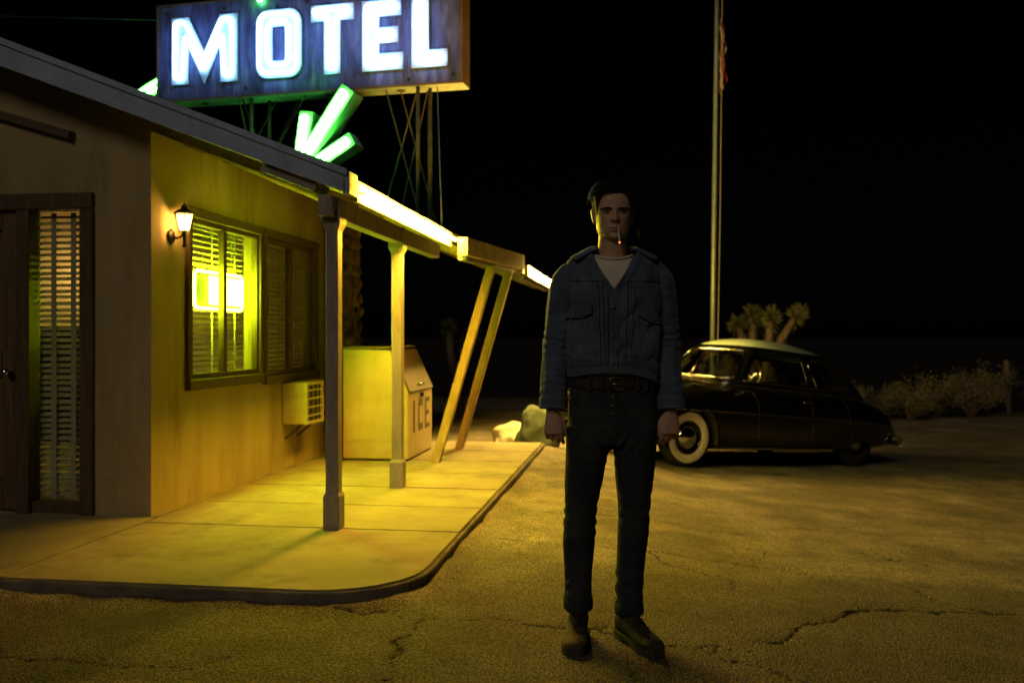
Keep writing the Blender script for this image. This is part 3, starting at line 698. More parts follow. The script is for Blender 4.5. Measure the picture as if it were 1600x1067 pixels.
# ------------------------------------------------------------------ MOTEL roof sign
SGX, SGY, SGZ = -4.08, 10.33, 3.998
SROT = math.atan2(-.83, 3.55); SW_, SH_, ST_ = 3.645, 1.09, .30
sg = empty('motel_sign', (SGX, SGY, SGZ), SROT); tag(sg, 'rooftop neon sign reading MOTEL with green arrow on steel poles', 'sign')
mb = MB(); mb.box(0,SW_,.0,.012,0,SH_); mb.build('face_panel', M['signface'], sg)
mb = MB()
mb.box(0,SW_,.0125,ST_,SH_-.012,SH_); mb.box(0,.012,.0125,ST_,.0125,SH_-.0125); mb.box(SW_-.012,SW_,.0125,ST_,.0125,SH_-.0125); mb.box(.0125,SW_-.0125,ST_-.012,ST_-.001,.0125,SH_-.0125)
mb.build('cabinet', M['signside'], sg)
M['pan_lit'] = mat('sign_pan_lit_green', (.40,.44,.36), (.26,.29,.23), rough=.6, scale=4, stain=(.14,.10,.06), stain_scale=6, stain_amt=.7)  # lighter green on the underside alone, painting in the arrow's glow
mb = MB(); mb.box(0,SW_,.0125,ST_,-.002,.012); mb.build('bottom_pan', M['pan_lit'], sg)
mb = MB()
for (a, b, c, d) in ((-.012,SW_+.012,-.014,.012),(-.012,SW_+.012,SH_-.012,SH_+.014),(-.012,.012,.0125,SH_-.0125),(SW_-.012,SW_+.012,.0125,SH_-.0125)): mb.box(a,b,-.016,-.001,c,d)
mb.build('edge_trim', M['signside'], sg)
for u in (.12,.85,1.12,1.86,2.47,3.05,3.55,1.5,2.2):
    mb = MB(); mb.lathe([(0,-.016),(.018,-.015),(.022,-.002)], 10, 'y', (u, 0, random.choice((.09,1.0,.98,.12,.06)))); mb.build('tube_socket', M['iron'], sg)
V0, V1 = .175, .935
def offs(poly, d):
    n = len(poly); out = []
    A = sum(poly[i][0]*poly[(i+1) % n][1]-poly[(i+1) % n][0]*poly[i][1] for i in range(n)); sgn = 1 if A > 0 else -1
    for i in range(n):
        a, b, c = Vector(poly[i-1]), Vector(poly[i]), Vector(poly[(i+1) % n])
        d1 = (b-a).normalized(); d2 = (c-b).normalized(); n1 = Vector((-d1.y, d1.x))*sgn; n2 = Vector((-d2.y, d2.x))*sgn
        m_ = (n1+n2); m_ = m_/max(.45, m_.length_squared)*2 if m_.length > 1e-4 else n1
        q = b+m_*d; out.append((q.x, q.y))
    return out
def bend(path, r=.035):
    out = []; n = len(path)
    for i in range(n):
        a, b, c = Vector(path[i-1]), Vector(path[i]), Vector(path[(i+1) % n])
        k = min(r, (a-b).length*.4, (c-b).length*.4); p = b+(a-b).normalized()*k; q = b+(c-b).normalized()*k
        for t in (0,.33,.67,1): out.append(tuple(p*(1-t)**2+b*2*t*(1-t)+q*t*t))
    return out
def sign_letter(name, outer, u0, u1, hole=None, ins=.05):
    S = lambda P: [(u0+(u1-u0)*x, V0+(V1-V0)*y) for x, y in P]
    o = S(outer); L = empty(name, parent=sg)
    mb = MB()
    if hole:
        h = S(hole); n = len(o)
        f = [(u, -.022, v) for u, v in o]+[(u, -.022, v) for u, v in h]+[(u, -.001, v) for u, v in o]+[(u, -.001, v) for u, v in h]
        fs = []
        for i in range(n):
            j = (i+1) % n; fs += [(i,j,n+j,n+i), (i,2*n+i,2*n+j,j), (n+i,n+j,3*n+j,3*n+i)]
        mb.add(f, fs)
    else: mb.prism(o, lambda u, v, q: (u, -.022+q, v), .021)
    mb.build('letter_plate', M['letter'], L)
    def tube(P, nm):
        mb = MB(); mb.tube([(u, -.052, v) for u, v in P], .0125, 8, closed=True); mb.build(nm, M['n_white'], L, smooth=True)
    tube(bend(offs(o, ins)), 'neon_tube')
    if hole: tube(bend(offs(S(hole), -ins)), 'neon_tube')
    return L
sign_letter('letter_m', [(0,0),(.25,0),(.25,.58),(.5,0),(.75,.58),(.75,0),(1,0),(1,1),(.74,1),(.5,.47),(.26,1),(0,1)], .19, 1.015, ins=.055)
def rr2(a, b, c, d, rx, ry, n=6):
    P = []
    for cx_, cy_, a0 in ((b-rx,d-ry,0),(a+rx,d-ry,90),(a+rx,c+ry,180),(b-rx,c+ry,270)):
        for k in range(n+1): t = R(a0+90*k/n); P.append((cx_+rx*math.cos(t), cy_+ry*math.sin(t)))
    return P
sign_letter('letter_o', rr2(0,1,0,1,.26,.2), 1.25, 1.803, hole=rr2(.36,.64,.25,.75,.03,.03))
sign_letter('letter_t', [(.31,0),(.69,0),(.69,.77),(1,.77),(1,1),(0,1),(0,.77),(.31,.77)], 1.918, 2.418)
sign_letter('letter_e', [(0,0),(1,0),(1,.24),(.42,.24),(.42,.39),(.88,.39),(.88,.61),(.42,.61),(.42,.77),(.95,.77),(.95,1),(0,1)], 2.522, 2.987)
sign_letter('letter_l', [(0,0),(1,0),(1,.24),(.48,.24),(.48,1),(0,1)], 3.088, 3.49)
# arrow channels
def channel(a, b, w_, y0, dep, name, r=.012, loop=True):
    A = Vector((a[0], 0, a[1])); B = Vector((b[0], 0, b[1])); d = (B-A).normalized(); n_ = Vector((-d.z, 0, d.x))
    P = [A-n_*w_/2, B-n_*w_/2, B+n_*w_/2, A+n_*w_/2]
    mb = MB(); Y = Vector((0,1,0))
    vs = [p+Y*y0 for p in P]+[p+Y*(y0+dep) for p in P]
    mb.add(vs, [(0,1,2,3),(7,6,5,4),(0,4,5,1),(1,5,6,2),(2,6,7,3),(3,7,4,0)]); ch = mb.build(name, M['arrowbox'], sg)
    k = w_*.22; e = .05
    loop_ = [A+d*e-n_*k, B-d*e-n_*k, B-d*e+n_*k, A+d*e+n_*k]
    pts = bend([(p.x, p.z) for p in loop_], k*.9)
    mb = MB(); mb.tube([(u, y0-.025, v) for u, v in pts], r, 8, closed=True); mb.build('neon_tube', M['n_green'], ch, smooth=True)
channel((1.81,-.86), (2.40,-.02), .17, -.12, .26, 'arrow_shaft')
channel((1.82,-.80), (1.90,-.24), .15, -.10, .24, 'arrow_barb')
channel((1.88,-.89), (2.44,-.56), .15, -.10, .24, 'arrow_barb')
channel((-.75,.07), (1.80,1.32), .17, .36, .2, 'arrow_tail')
mb = MB(); mb.lathe([(0,-.03),(.02,-.02),(.025,0),(.012,.02)], 10, 'y', (1.30,-.02,1.06)); mb.build('sign_bulb', M['n_green'], sg, smooth=True)
# poles and rods, feet on the roof surface
Ms = Matrix.Translation((SGX, SGY, SGZ)) @ Matrix.Rotation(SROT, 4, 'Z')
def roof_z(u, y):
    p = Ms @ Vector((u, y, 0)); s, t = to_st(p.x, p.y); return zt(s)-SGZ
for u, y in ((1.14,.08),(1.28,.24),(3.13,.07),(3.24,.16),(3.20,.26)):
    mb = MB(); mb.tube([(u,y,roof_z(u,y)-.03),(u,y,-.003)], .022, 8); mb.build('pole', M['rust'], sg, smooth=True)
for a, b in (((2.75,.1),(3.16,.1)),((2.87,.25),(3.3,.25)),((3.12,.1),(2.74,.1)),((3.18,.25),(2.86,.25)),((1.02,.1),(1.30,.1)),((1.36,.25),(1.0,.25)),((1.8,.1),(1.34,.1)),((1.65,.25),(1.25,.25)),((1.0,.05),(1.16,.05))):
    mb = MB(); mb.tube([(a[0],a[1],0),(b[0],b[1],roof_z(*b))], .008, 6); mb.build('tie_rod', M['rust'], sg)
e_ = Ms.inverted() @ W(1.42, 2.62, zt(1.42)-.01)
mb = MB(); mb.tube([(3.34,.1,0), e_.lerp(Vector((3.34,.1,0)), .12), e_], [.005,.006,.012], 6); mb.build('guy_wire', M['rust'], sg)
mb = MB(); mb.tube([(.06,.1,.97), (-3.2,-2.0,.62)], .006, 6); mb.build('power_cable', M['iron'], sg)
for u in (.5,2.05,2.9):
    mb = MB(); mb.lathe([(.0,-.012),(.05,-.01),(.05,.0)], 12, 'z', (u,.17,0)); mb.build('drain_cover', M['rust'], sg)

# ------------------------------------------------------------------ boulders
def boulder(name, loc, r, seed, m, label):
    bm = bmesh.new(); bmesh.ops.create_icosphere(bm, subdivisions=5, radius=1)
    for v in bm.verts:
        p = v.co.copy(); k = 1+.28*noise.noise(p*1.1+Vector((seed,0,0)))+.12*noise.noise(p*2.7+Vector((0,seed,0)))+.04*noise.noise(p*7)
        v.co = Vector((p.x*r[0]*k, p.y*r[1]*k, max(-.35, p.z)*r[2]*k))
    me = bpy.data.meshes.new(name); bm.to_mesh(me); bm.free(); me.materials.append(m); me.polygons.foreach_set('use_smooth', [True]*len(me.polygons))
    o = link(name, me, loc=loc); tag(o, label, 'boulder', 'boulders at the end of the sidewalk')
boulder('boulder', (.0,12.35,G(0,12.35)+.07), (.27,.24,.24), 3, M['rock_w'], 'whitewashed boulder past the end of the sidewalk')
boulder('boulder', (.34,12.1,G(.34,12.1)+.12), (.30,.22,.42), 9, M['rock_g'], 'taller grey-green boulder beside the parked car nose')

# ------------------------------------------------------------------ parked car
PHI = R(32.5); ch = Vector((math.cos(PHI), math.sin(PHI), 0)); cl = Vector((-math.sin(PHI), math.cos(PHI), 0))
AX1, AX2, TR = .93, 4.08, .76
W1g = Vector((2.03,10.7,0)); org = W1g - ch*AX1 + cl*TR
def gpt(x, y): p = org+ch*x+cl*y; return Vector((p.x, p.y, G(p.x, p.y)))
f0 = (gpt(AX1,-TR)+gpt(AX1,TR))/2; r0 = (gpt(AX2,-TR)+gpt(AX2,TR))/2
xa = (r0-f0).normalized(); ya = (gpt(AX1,TR)-gpt(AX1,-TR)+gpt(AX2,TR)-gpt(AX2,-TR)).normalized(); za = xa.cross(ya).normalized(); ya = za.cross(xa)
car = empty('parked_car'); o0 = f0-xa*AX1
car.matrix_world = Matrix(((xa.x,ya.x,za.x,o0.x),(xa.y,ya.y,za.y,o0.y),(xa.z,ya.z,za.z,o0.z),(0,0,0,1)))
tag(car, 'black vintage fastback sedan with pale roof and whitewall tyres', 'car')
ST = [(0,.60,.44,.64,.66),(.10,.78,.34,.76,.80),(.35,.90,.27,.85,.93),(.9,.95,.22,.92,1.03),(1.5,.97,.20,.96,1.07),(2.2,.98,.19,.96,1.02),(3.0,.98,.19,.96,1.0),(3.8,.97,.2,.94,.98),(4.4,.94,.22,.87,.95),(4.8,.88,.26,.76,.83),(5.08,.76,.32,.60,.66),(5.2,.60,.40,.52,.54)]
def car_sec(x, w_, zb, zh, ztp):
    H_ = [(0,zb),(.84,zb),(.95,zb+.05),(.985,zb+.16),(1.0,(zb+zh)/2),(.985,zh-.18),(.95,zh-.07),(.86,zh-.005),(.62,(zh+ztp)/2+.015),(.3,ztp-.005),(0,ztp)]
    return [(x, -w_*a, z) for a, z in H_] + [(x, w_*a, z) for a, z in H_[-2:0:-1]]
mb = MB(); rows = [car_sec(*s) for s in ST]; mb.grid(rows, closed=True); n = len(rows[0])
mb.f += [tuple(range(n)), tuple(len(mb.v)-1-k for k in range(n))]
body = mb.build('body', M['black_paint'], car)
body.modifiers.new('s', 'SUBSURF').levels = 2; body.modifiers['s'].render_levels = 2
body.modifiers['s'].levels = 4
bpy.context.view_layer.update(); apply_mods(body)
bm = bmesh.new(); bm.from_mesh(body.data)
for x_, z_, r_ in ((AX1,.35,.405), (AX2,-.06,.41)):       # wheel openings
    kill = [f for f in bm.faces if abs(f.calc_center_median().y) > .5 and math.hypot(f.calc_center_median().x-x_, f.calc_center_median().z-z_) < r_]
    bmesh.ops.delete(bm, geom=kill, context='FACES')
    for v in bm.verts:
        if v.is_boundary:
            d = math.hypot(v.co.x-x_, v.co.z-z_)
            if abs(d-r_) < .04 and abs(v.co.y) > .55: v.co.x = x_+(v.co.x-x_)*r_/d; v.co.z = z_+(v.co.z-z_)*r_/d
bm.to_mesh(body.data); bm.free(); body.data.polygons.foreach_set('use_smooth', [True]*len(body.data.polygons))
for x_, z_, r_ in ((AX1,.35,.43), (AX2,-.03,.43)):
    for sgn in (-1, 1):
        mb = MB(); mb.grid([[(x_+r_*math.cos(a), sgn*yy, z_+r_*math.sin(a)) for a in np.linspace(*((-.2, math.pi+.2) if x_ < 2 else (.85, math.pi-.85)), 25)] for yy in (.5,.90)]); mb.build('wheel_well', M['dark'], car)
for xs in ((2.02,1.98,1.94),(2.98,2.98,2.98),(3.86,3.80,3.66)):     # door shut lines
    for sgn in (-1, 1):
        P = []
        for z in np.linspace(.27, .93, 24):
            f = (z-.27)/.66; x_ = xs[0]*(1-f)**2+xs[1]*2*f*(1-f)+xs[2]*f*f
            ok, loc, nr_, _ = body.ray_cast(Vector((x_, sgn*2, z)), Vector((0,-sgn,0)))
            if ok and abs(loc.y) > .6: P.append(loc+nr_*.0005)
        if len(P) > 5: mb = MB(); mb.tube(P, .0045, 5); mb.build('door_seam', M['dark'], car)
mb = MB(); mb.box(.5,4.7,-.62,.62,.24,.5); mb.build('underbody', M['dark'], car)
# greenhouse
def sup(a, ex): return math.copysign(abs(a)**ex, a)
def gh(th, v):
    c, s = math.cos(th), math.sin(th)
    fr = (1+c)/2
    b = (3.16-1.50*sup(c, .62), -.86*sup(s, .62), 1.0+.05*fr-.13*(1-fr)**2)
    rf = (3.04-.94*sup(c, .70), -.665*sup(s, .70), 1.485+.035*fr-.09*(1-fr)**2)
    bul = .035*math.sin(math.pi*v)
    k = 1+bul
    x = b[0]+(rf[0]-b[0])*v; y = b[1]+(rf[1]-b[1])*v
    x = 3.0+(x-3.0)*k; y *= k
    return Vector((x, y, b[2]+(rf[2]-b[2])*v))
TB = [0,10,20,30,37,42,48,60,70,80,88,92,100,110,122,132,138,150,158,168,180]
ths = [R(a) for a in TB]+[R(360-a) for a in TB[-2:0:-1]]
vs_ = [-.12,0,.1,.3,.5,.7,.88,1.0]
def region(i, j):
    if not (2 <= j <= 5): return 'frame'
    a = math.degrees((ths[i]+(ths[i+1] if i+1 < len(ths) else 2*math.pi))/2); a = min(a, 360-a)
    if a < 37: return 'windshield'
    if 48 < a < 88: return 'front_window'
    if 92 < a < 132: return 'rear_quarter_window'
    if a > 158: return 'rear_window'
    return 'frame'
parts = {}
for i in range(len(ths)):
    for j in range(len(vs_)-1):
        r = region(i, j); key = r if r in ('frame','windshield','rear_window') else r+('_n' if ths[i] < math.pi else '_f')
        i2 = (i+1) % len(ths)
        q = [gh(ths[i], vs_[j]), gh(ths[i2], vs_[j]), gh(ths[i2], vs_[j+1]), gh(ths[i], vs_[j+1])]
        mbp = parts.setdefault(key, MB()); mbp.add(q, [(0,1,2,3)])
for k, mbp in parts.items():
    nm = k.replace('_n','').replace('_f','') if k.endswith(('_n','_f')) else ('cabin_pillars' if k == 'frame' else k)
    me = mbp.mesh(nm, M['black_paint'] if k == 'frame' else M['car_glass'], fix=False)
    bm = bmesh.new(); bm.from_mesh(me); bmesh.ops.remove_doubles(bm, verts=bm.verts, dist=1e-4); bm.to_mesh(me); bm.free()
    me.polygons.foreach_set('use_smooth', [True]*len(me.polygons)); o = link(nm, me, car)
    if k == 'frame': sd = o.modifiers.new('t', 'SOLIDIFY'); sd.thickness = .02; sd.offset = 0
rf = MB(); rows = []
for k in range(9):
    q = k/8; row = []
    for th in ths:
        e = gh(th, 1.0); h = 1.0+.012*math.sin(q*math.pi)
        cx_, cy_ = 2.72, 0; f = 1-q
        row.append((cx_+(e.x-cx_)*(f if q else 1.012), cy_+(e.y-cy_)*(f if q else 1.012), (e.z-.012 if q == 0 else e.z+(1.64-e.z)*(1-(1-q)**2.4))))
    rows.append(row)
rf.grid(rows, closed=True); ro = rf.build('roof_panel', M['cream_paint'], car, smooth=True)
def trim(pts, r, nm='chrome_trim', m='chrome'):
    mb = MB(); mb.tube(pts, r, 6); mb.build(nm, M[m], car, smooth=True)
sc_ = lambda p: Vector((3.0+(p.x-3.0)*1.008, p.y*1.008, p.z))
loop = [sc_(gh(R(a), .1)) for a in range(-37,38,4)]+[sc_(gh(R(37.3), v)) for v in (.2,.4,.6,.75)]+[sc_(gh(R(a), .88)) for a in range(35,-36,-4)]+[sc_(gh(R(-37.3), v)) for v in (.75,.6,.4,.2)]
mb = MB(); mb.tube(loop, .014, 6, closed=True); mb.build('windshield_trim', M['chrome'], car, smooth=True)
trim([sc_(gh(R(90), v)) for v in (.1,.35,.6,.88)], .013, 'door_pillar_trim')
trim([sc_(gh(R(a), .92)) for a in range(42,140,4)], .006, 'drip_rail')
trim([sc_(gh(R(a), .06)) for a in range(44,136,4)], .006, 'belt_trim')
trim([sc_(gh(R(57), v)) for v in (.1,.5,.88)], .008, 'vent_window_bar')
trim([sc_(gh(R(0), v)) for v in (.1,.5,.88)], .010, 'windshield_divider')
def sidew(x):
    for a, b in zip(ST[:-1], ST[1:]):
        if a[0] <= x <= b[0]: f = (x-a[0])/(b[0]-a[0]); return a[1]+(b[1]-a[1])*f
for sgn in (-1, 1):
    trim([(x, sgn*(sidew(x)*.987), .70-.022*(x-.5) if x < 3.4 else .636-.05*(x-3.4)) for x in np.linspace(.4, 4.9, 30)], .008, 'side_moulding')
    trim([(x, sgn*(sidew(x)*.965), .245) for x in np.linspace(1.5, 3.5, 12)], .014, 'rocker_moulding')
    mb = MB(); mb.tube([(2.78, sgn*.955, .845),(2.80, sgn*.985, .848),(2.93, sgn*.985, .845),(2.95, sgn*.955, .842)], .010, 6); mb.build('door_handle', M['chrome'], car, smooth=True)
    mb = MB(); mb.lathe([(0,-.05),(.075,-.035),(.095,.0),(.10,.03),(.06,.09)], 20, 'x', (.10, sgn*.60, .70)); mb.build('headlight_rim', M['chrome'], car, smooth=True)
    mb = MB(); mb.lathe([(0,-.062),(.05,-.055),(.078,-.036)], 20, 'x', (.10, sgn*.60, .70)); mb.build('headlight_lens', M['lens'], car, smooth=True)
    mb = MB(); mb.lathe([(0,.05),(.04,.045),(.055,.0),(.05,-.05)], 14, 'x', (5.02, sgn*.66, .50)); mb.build('tail_light', M['taillight'], car, smooth=True)
mb = MB(); mb.tube([gh(R(46),.02)+Vector((0,-.02,-.02)), gh(R(46),.05)+Vector((-.02,-.10,.03)), gh(R(46),.05)+Vector((-.05,-.20,.085))], .011, 8)
mb.lathe([(0,-.03),(.04,-.024),(.045,0),(.02,.03),(0,.035)], 14, 'x', tuple(gh(R(46),.05)+Vector((-.05,-.215,.10)))); mb.build('side_mirror', M['chrome'], car, smooth=True)
def bumper(x, w_, sg_, z=.40):
    P = [(x+sg_*(.30*(abs(y)/w_)**3), y, z) for y in np.linspace(-w_, w_, 25)]
    mb = MB(); rows = []
    for p in P: rows.append([(p[0]+sg_*dx_, p[1], p[2]+dz_) for dx_, dz_ in ((.03,-.075),(-.02,-.05),(-.035,0),(-.02,.05),(.03,.075))])
    mb.grid(rows); o = mb.build('bumper', M['chrome'], car, smooth=True); s_ = o.modifiers.new('t', 'SOLIDIFY'); s_.thickness = .012
bumper(-.10, .93, 1); bumper(5.27, .92, -1, .36)
for y in (-.38,.38):
    mb = MB(); mb.lathe([(0,.26),(.035,.28),(.045,.40),(.035,.52),(0,.55)], 12, 'z', (-.12,y,0)); mb.build('bumper_guard', M['chrome'], car, smooth=True)
for k in range(4):
    z = .46+.055*k; wd_ = .56-.06*abs(k-1.5)
    trim([(.03-.035*math.cos(y/wd_*1.5), y, z) for y in np.linspace(-wd_, wd_, 13)], .014, 'grille_bar')
mb = MB(); mb.lathe([(0,-.2),(.012,-.16),(.02,0),(.01,.2)], 8, 'x', (.42,0,.985)); mb.build('hood_ornament', M['chrome'], car, smooth=True)
def wheel(x, y, st=0):
    sg_ = -1 if y < 0 else 1
    wl = empty('wheel', (x, y, .355), parent=car); wl.rotation_euler = (0,0,st)
    mb = MB(); mb.lathe([(.19,-.08),(.24,-.092),(.30,-.092),(.34,-.075),(.355,-.04),(.355,.04),(.34,.075),(.30,.092),(.24,.092),(.19,.08)], 48, 'y'); mb.build('tyre', M['tyre'], wl, smooth=True)
    if x < 2:
     mb = MB(); mb.lathe([(.203,sg_*.083),(.225,sg_*.0955),(.285,sg_*.0975),(.300,sg_*.0935)], 48, 'y'); mb.build('whitewall_band', M['whitewall'], wl, smooth=True)
    mb = MB(); mb.lathe([(.202,sg_*.07),(.19,sg_*.05),(.15,sg_*.045),(.14,sg_*.06)], 40, 'y'); mb.build('rim', M['black_paint'], wl, smooth=True)
    mb = MB(); mb.lathe([(.14,sg_*.06),(.13,sg_*.085),(.09,sg_*.10),(.05,sg_*.105),(.04,sg_*.118),(0,sg_*.122)], 40, 'y'); mb.build('hubcap', M['chrome'], wl, smooth=True)
wheel(AX1,-TR, R(-4)); wheel(AX1,TR, R(-4)); wheel(AX2,-TR); wheel(AX2,TR)
for x, hh in ((2.55,.98),(3.5,1.0)):
    mb = MB(); mb.box(x,x+.5,-.66,.66,.42,.62); mb.box(x+.42,x+.58,-.66,.66,.6201,hh); mb.build('bench_seat', M['seat'], car, bevel=.05)
mb = MB(); mb.box(1.75,2.0,-.75,.75,.72,.985); mb.build('dashboard', M['seat'], car, bevel=.04)
mb = MB(); c = Vector((2.22,-.36,.98)); P = [c+Vector((.21*math.sin(a)*.42, .21*math.cos(a), .21*math.sin(a)*.9)) for a in np.linspace(0, 2*math.pi, 25)[:-1]]
mb.tube(P, .011, 6, closed=True); mb.tube([c, (1.95,-.36,.86)], .02, 6); mb.tube([P[0], P[12]], .008, 6); mb.build('steering_wheel', M['lens'], car, smooth=True)

# ------------------------------------------------------------------ flagpole and flag
fx, fy = 3.56, 16.0; fg = G(fx, fy)
fp = empty('flagpole', (fx, fy, fg)); fp.rotation_euler = (0, R(.75), 0); tag(fp, 'tall thin metal flagpole standing behind the car', 'flagpole')
mb = MB(); mb.tube([(0,0,-.1),(0,0,3),(0,0,6),(0,0,9.2)], [.047,.045,.041,.036], 14); mb.build('pole', M['steel'], fp, smooth=True)
mb = MB(); mb.lathe([(.055,-.0),(.13,.0),(.13,.04),(.06,.07)], 18, 'z'); mb.build('base_collar', M['steel'], fp, smooth=True)
mb = MB(); mb.lathe([(0,9.2),(.07,9.25),(.085,9.3),(.06,9.37),(0,9.39)], 14); mb.build('finial', M['chrome'], fp, smooth=True)
mb = MB(); mb.tube([(.085,-.02,1.2),(.10,-.02,4),(.085,-.02,9.1)], .008, 6); mb.build('halyard', M['rope'], fp)
mb = MB(); mb.box(.04,.09,-.02,.02,1.18,1.22); mb.build('cleat', M['steel'], fp)
fl = empty('flag', (fx+.13, fy-.02, fg)); tag(fl, 'limp red and white striped flag hanging on the pole', 'flag')
def flag_strip(k0, k1, m, nm):
    mb = MB(); rows = []
    for z in np.linspace(6.40, 7.50, 40):
        row = []
        q = (z-6.40)/1.10
        for i in range(k0*6, k1*6+1):
            f = i/78.
            wdt = .04+.085*math.sin(math.pi*min(1, q*.75+.15))*(.6+.4*math.sin(q*9))
            x = wdt*(.5+.5*math.sin(f*13+q*3.0))*f**.4 + .03*math.sin(q*14+f*4)*f; y = .05*math.cos(f*13+q*3)+.02*math.sin(q*8)
            drop = .30*f
            row.append((.03+x, y, z-drop))
        rows.append(row)
    mb.grid(rows); mb.build(nm, m, fl, smooth=True)
for k in range(13): flag_strip(k, k+1, M['flag_red'] if k % 2 == 0 else M['flag_white'], 'stripe')

# ------------------------------------------------------------------ desert plants
def blades(mb, c, ax, n, L, rnd):
    ax = Vector(ax).normalized(); c = Vector(c)
    for _ in range(n):
        d = Vector((rnd.gauss(0,1), rnd.gauss(0,1), rnd.gauss(0,1))).normalized()
        d = (d+ax*.55).normalized(); s = d.cross(Vector((rnd.random(), rnd.random(), rnd.random()))).normalized()
        l = L*rnd.uniform(.7, 1.1); wd_ = .011*L/.25; b = c+ax*rnd.uniform(-.5,.5)*L*.7
        mb.add([b-s*wd_, b+s*wd_, b+d*l*.55+s*wd_*.8, b+d*l, b+d*l*.55-s*wd_*.8], [(0,1,2,4),(2,3,4)])
def joshua(x, y, arms, label, L=.25, seed=1):
    rnd = random.Random(seed); g = G(x, y); t = empty('joshua_tree', (x, y, g)); tag(t, label, 'tree', 'joshua trees behind the lot')
    mb = MB(); lf = MB()
    h0 = min(a[-1][2] for a in arms)*.5
    mb.tube([(0,0,-.1),(.02,0,h0*.5),(0,0,h0)], [.17,.14,.13], 10)
    for a in arms:
        mb.tube([(0,0,h0*.85)]+a, [.11]+[.085]*(len(a)-1)+[.06], 9)
        p, q = Vector(a[-2]), Vector(a[-1]); d = (q-p).normalized()
        blades(lf, q, d, 240, L, rnd)
        dead = [q-d*.25*k for k in (1, 2)]
        for dd in dead: blades(lf, dd, -d+Vector((0,0,-.5)), 40, L*.7, rnd)
    mb.build('trunk', M['bark'], t, smooth=True); lf.build('crown', M['blade'], t, fix=False)
joshua(4.72, 17.0, [[(-.25,0,1.5),(-.42,0,2.05)],[(-.12,.1,1.6),(-.14,.1,2.25)],[(.12,-.1,1.6),(.16,-.1,2.2)],[(.35,0,1.75),(.66,-.05,2.25)],[(.2,.4,1.5),(.3,.6,1.9)]], 'joshua tree with spiky heads showing over the pale car roof', seed=3)
joshua(-1.12, 18.0, [[(-.1,0,1.2),(-.15,0,1.75)],[(.2,0,1.2),(.3,.1,1.6)],[(.05,.2,1.1),(0,.3,1.4)]], 'dim joshua tree in the dark behind the ice chest', seed=5)
def bush(x, y, r, h, seed, label):
    rnd = random.Random(seed); g = G(x, y); t = empty('desert_bush', (x, y, g)); tag(t, label, 'bush', 'brush along the edge of the lot')
    st = MB(); lf = MB()
    for _ in range(34):
        a = rnd.uniform(0, 6.283); k = rnd.uniform(.2, 1)**.6; top = Vector((math.cos(a)*r*k, math.sin(a)*r*k, h*rnd.uniform(.55, 1.0)*(1.08-.4*k)))
        mid = Vector((top.x*.35+rnd.gauss(0,.05), top.y*.35+rnd.gauss(0,.05), top.z*.5)); st.tube([(0,0,-.03), mid, top], [.016,.010,.004], 5, caps=False)
        for _ in range(75):
            f = rnd.uniform(.25, 1.05); p = (mid*(1-f)+top*f) if f > 0 else mid
            p = p+Vector((rnd.gauss(0,.08), rnd.gauss(0,.08), rnd.gauss(0,.07))); p.z = max(.03, p.z)
            d = Vector((rnd.gauss(0,1), rnd.gauss(0,1), rnd.gauss(.3,1))).normalized(); s = d.cross(Vector((rnd.random(),1,rnd.random()))).normalized(); l = rnd.uniform(.03,.07)
            lf.add([p, p+d*l*.5+s*l*.28, p+d*l, p+d*l*.5-s*l*.28], [(0,1,2,3)])
    st.build('stem', M['twig'], t); lf.build('foliage', M['brush'], t, fix=False)
for k, (x, y, r, h, lb) in enumerate([
    (7.55,20.6,.75,1.05,'dry brush closest to the car tail at the lot edge'),
    (8.55,21.2,.7,.95,'low dry brush second from the car tail'),
    (9.35,21.0,.65,1.0,'dry brush third from the car tail'),
    (10.2,21.6,.85,1.28,'tallest pale brush at the right edge of the lot'),
    (11.15,21.8,.8,1.2,'dry brush just left of the dim shrub by the fence post'),
    (12.2,23.0,.9,1.5,'dim tall shrub next to the leaning fence post'),
    (6.6,22.5,.8,1.1,'brush half hidden behind the sloping car tail'),
    (14.2,23.5,.9,1.1,'brush right of the fence post at the frame edge')]):
    bush(x, y, r, h, 40+k, lb)
px_, py_ = 12.75, 23.0; po = empty('fence_post', (px_, py_, G(px_, py_))); po.rotation_euler = (0, R(-3), 0); tag(po, 'thin weathered fence post standing in the dark brush', 'fence post')
mb = MB(); mb.tube([(0,0,-.2),(.01,0,.6),(0,0,1.36)], [.07,.062,.055], 9); mb.build('shaft', M['wood_old'], po, smooth=True)
mb = MB(); mb.tube([(-.07,0,1.2),(.0,-.068,1.2),(.07,0,1.2)], .006, 5); mb.build('wire_tie', M['rust'], po)

# loose stones along the kerb and on the lot
gr = MB(); rnd = random.Random(11)
def pebble(x, y, r):
    z = G(x, y)+r*.2; vs = []
    for d in ((1,0,0),(-1,0,0),(0,1,0),(0,-1,0),(0,0,1),(0,0,-1)):
        k = r*rnd.uniform(.6,1.2); vs.append((x+d[0]*k, y+d[1]*k, z+d[2]*k*.6))
    gr.add(vs, [(0,2,4),(2,1,4),(1,3,4),(3,0,4),(2,0,5),(1,2,5),(3,1,5),(0,3,5)])
for _ in range(1500):
    if rnd.random() < .5: p = W(SE+.04+abs(rnd.gauss(0,.10)), rnd.uniform(-1.0, 4.5))
    else: p = W(rnd.uniform(-3.2, 1.8), TF-.04-abs(rnd.gauss(0,.09)))
    pebble(p.x, p.y, rnd.uniform(.003,.010)*(2 if rnd.random() < .04 else 1))
for _ in range(900): pebble(rnd.uniform(-2.6,4), rnd.uniform(2.8,8), rnd.uniform(.002,.006)*(2.2 if rnd.random() < .04 else 1))
M['gravel'] = mat('gravel', (.30,.25,.17), (.15,.12,.085), rough=.95, scale=25)
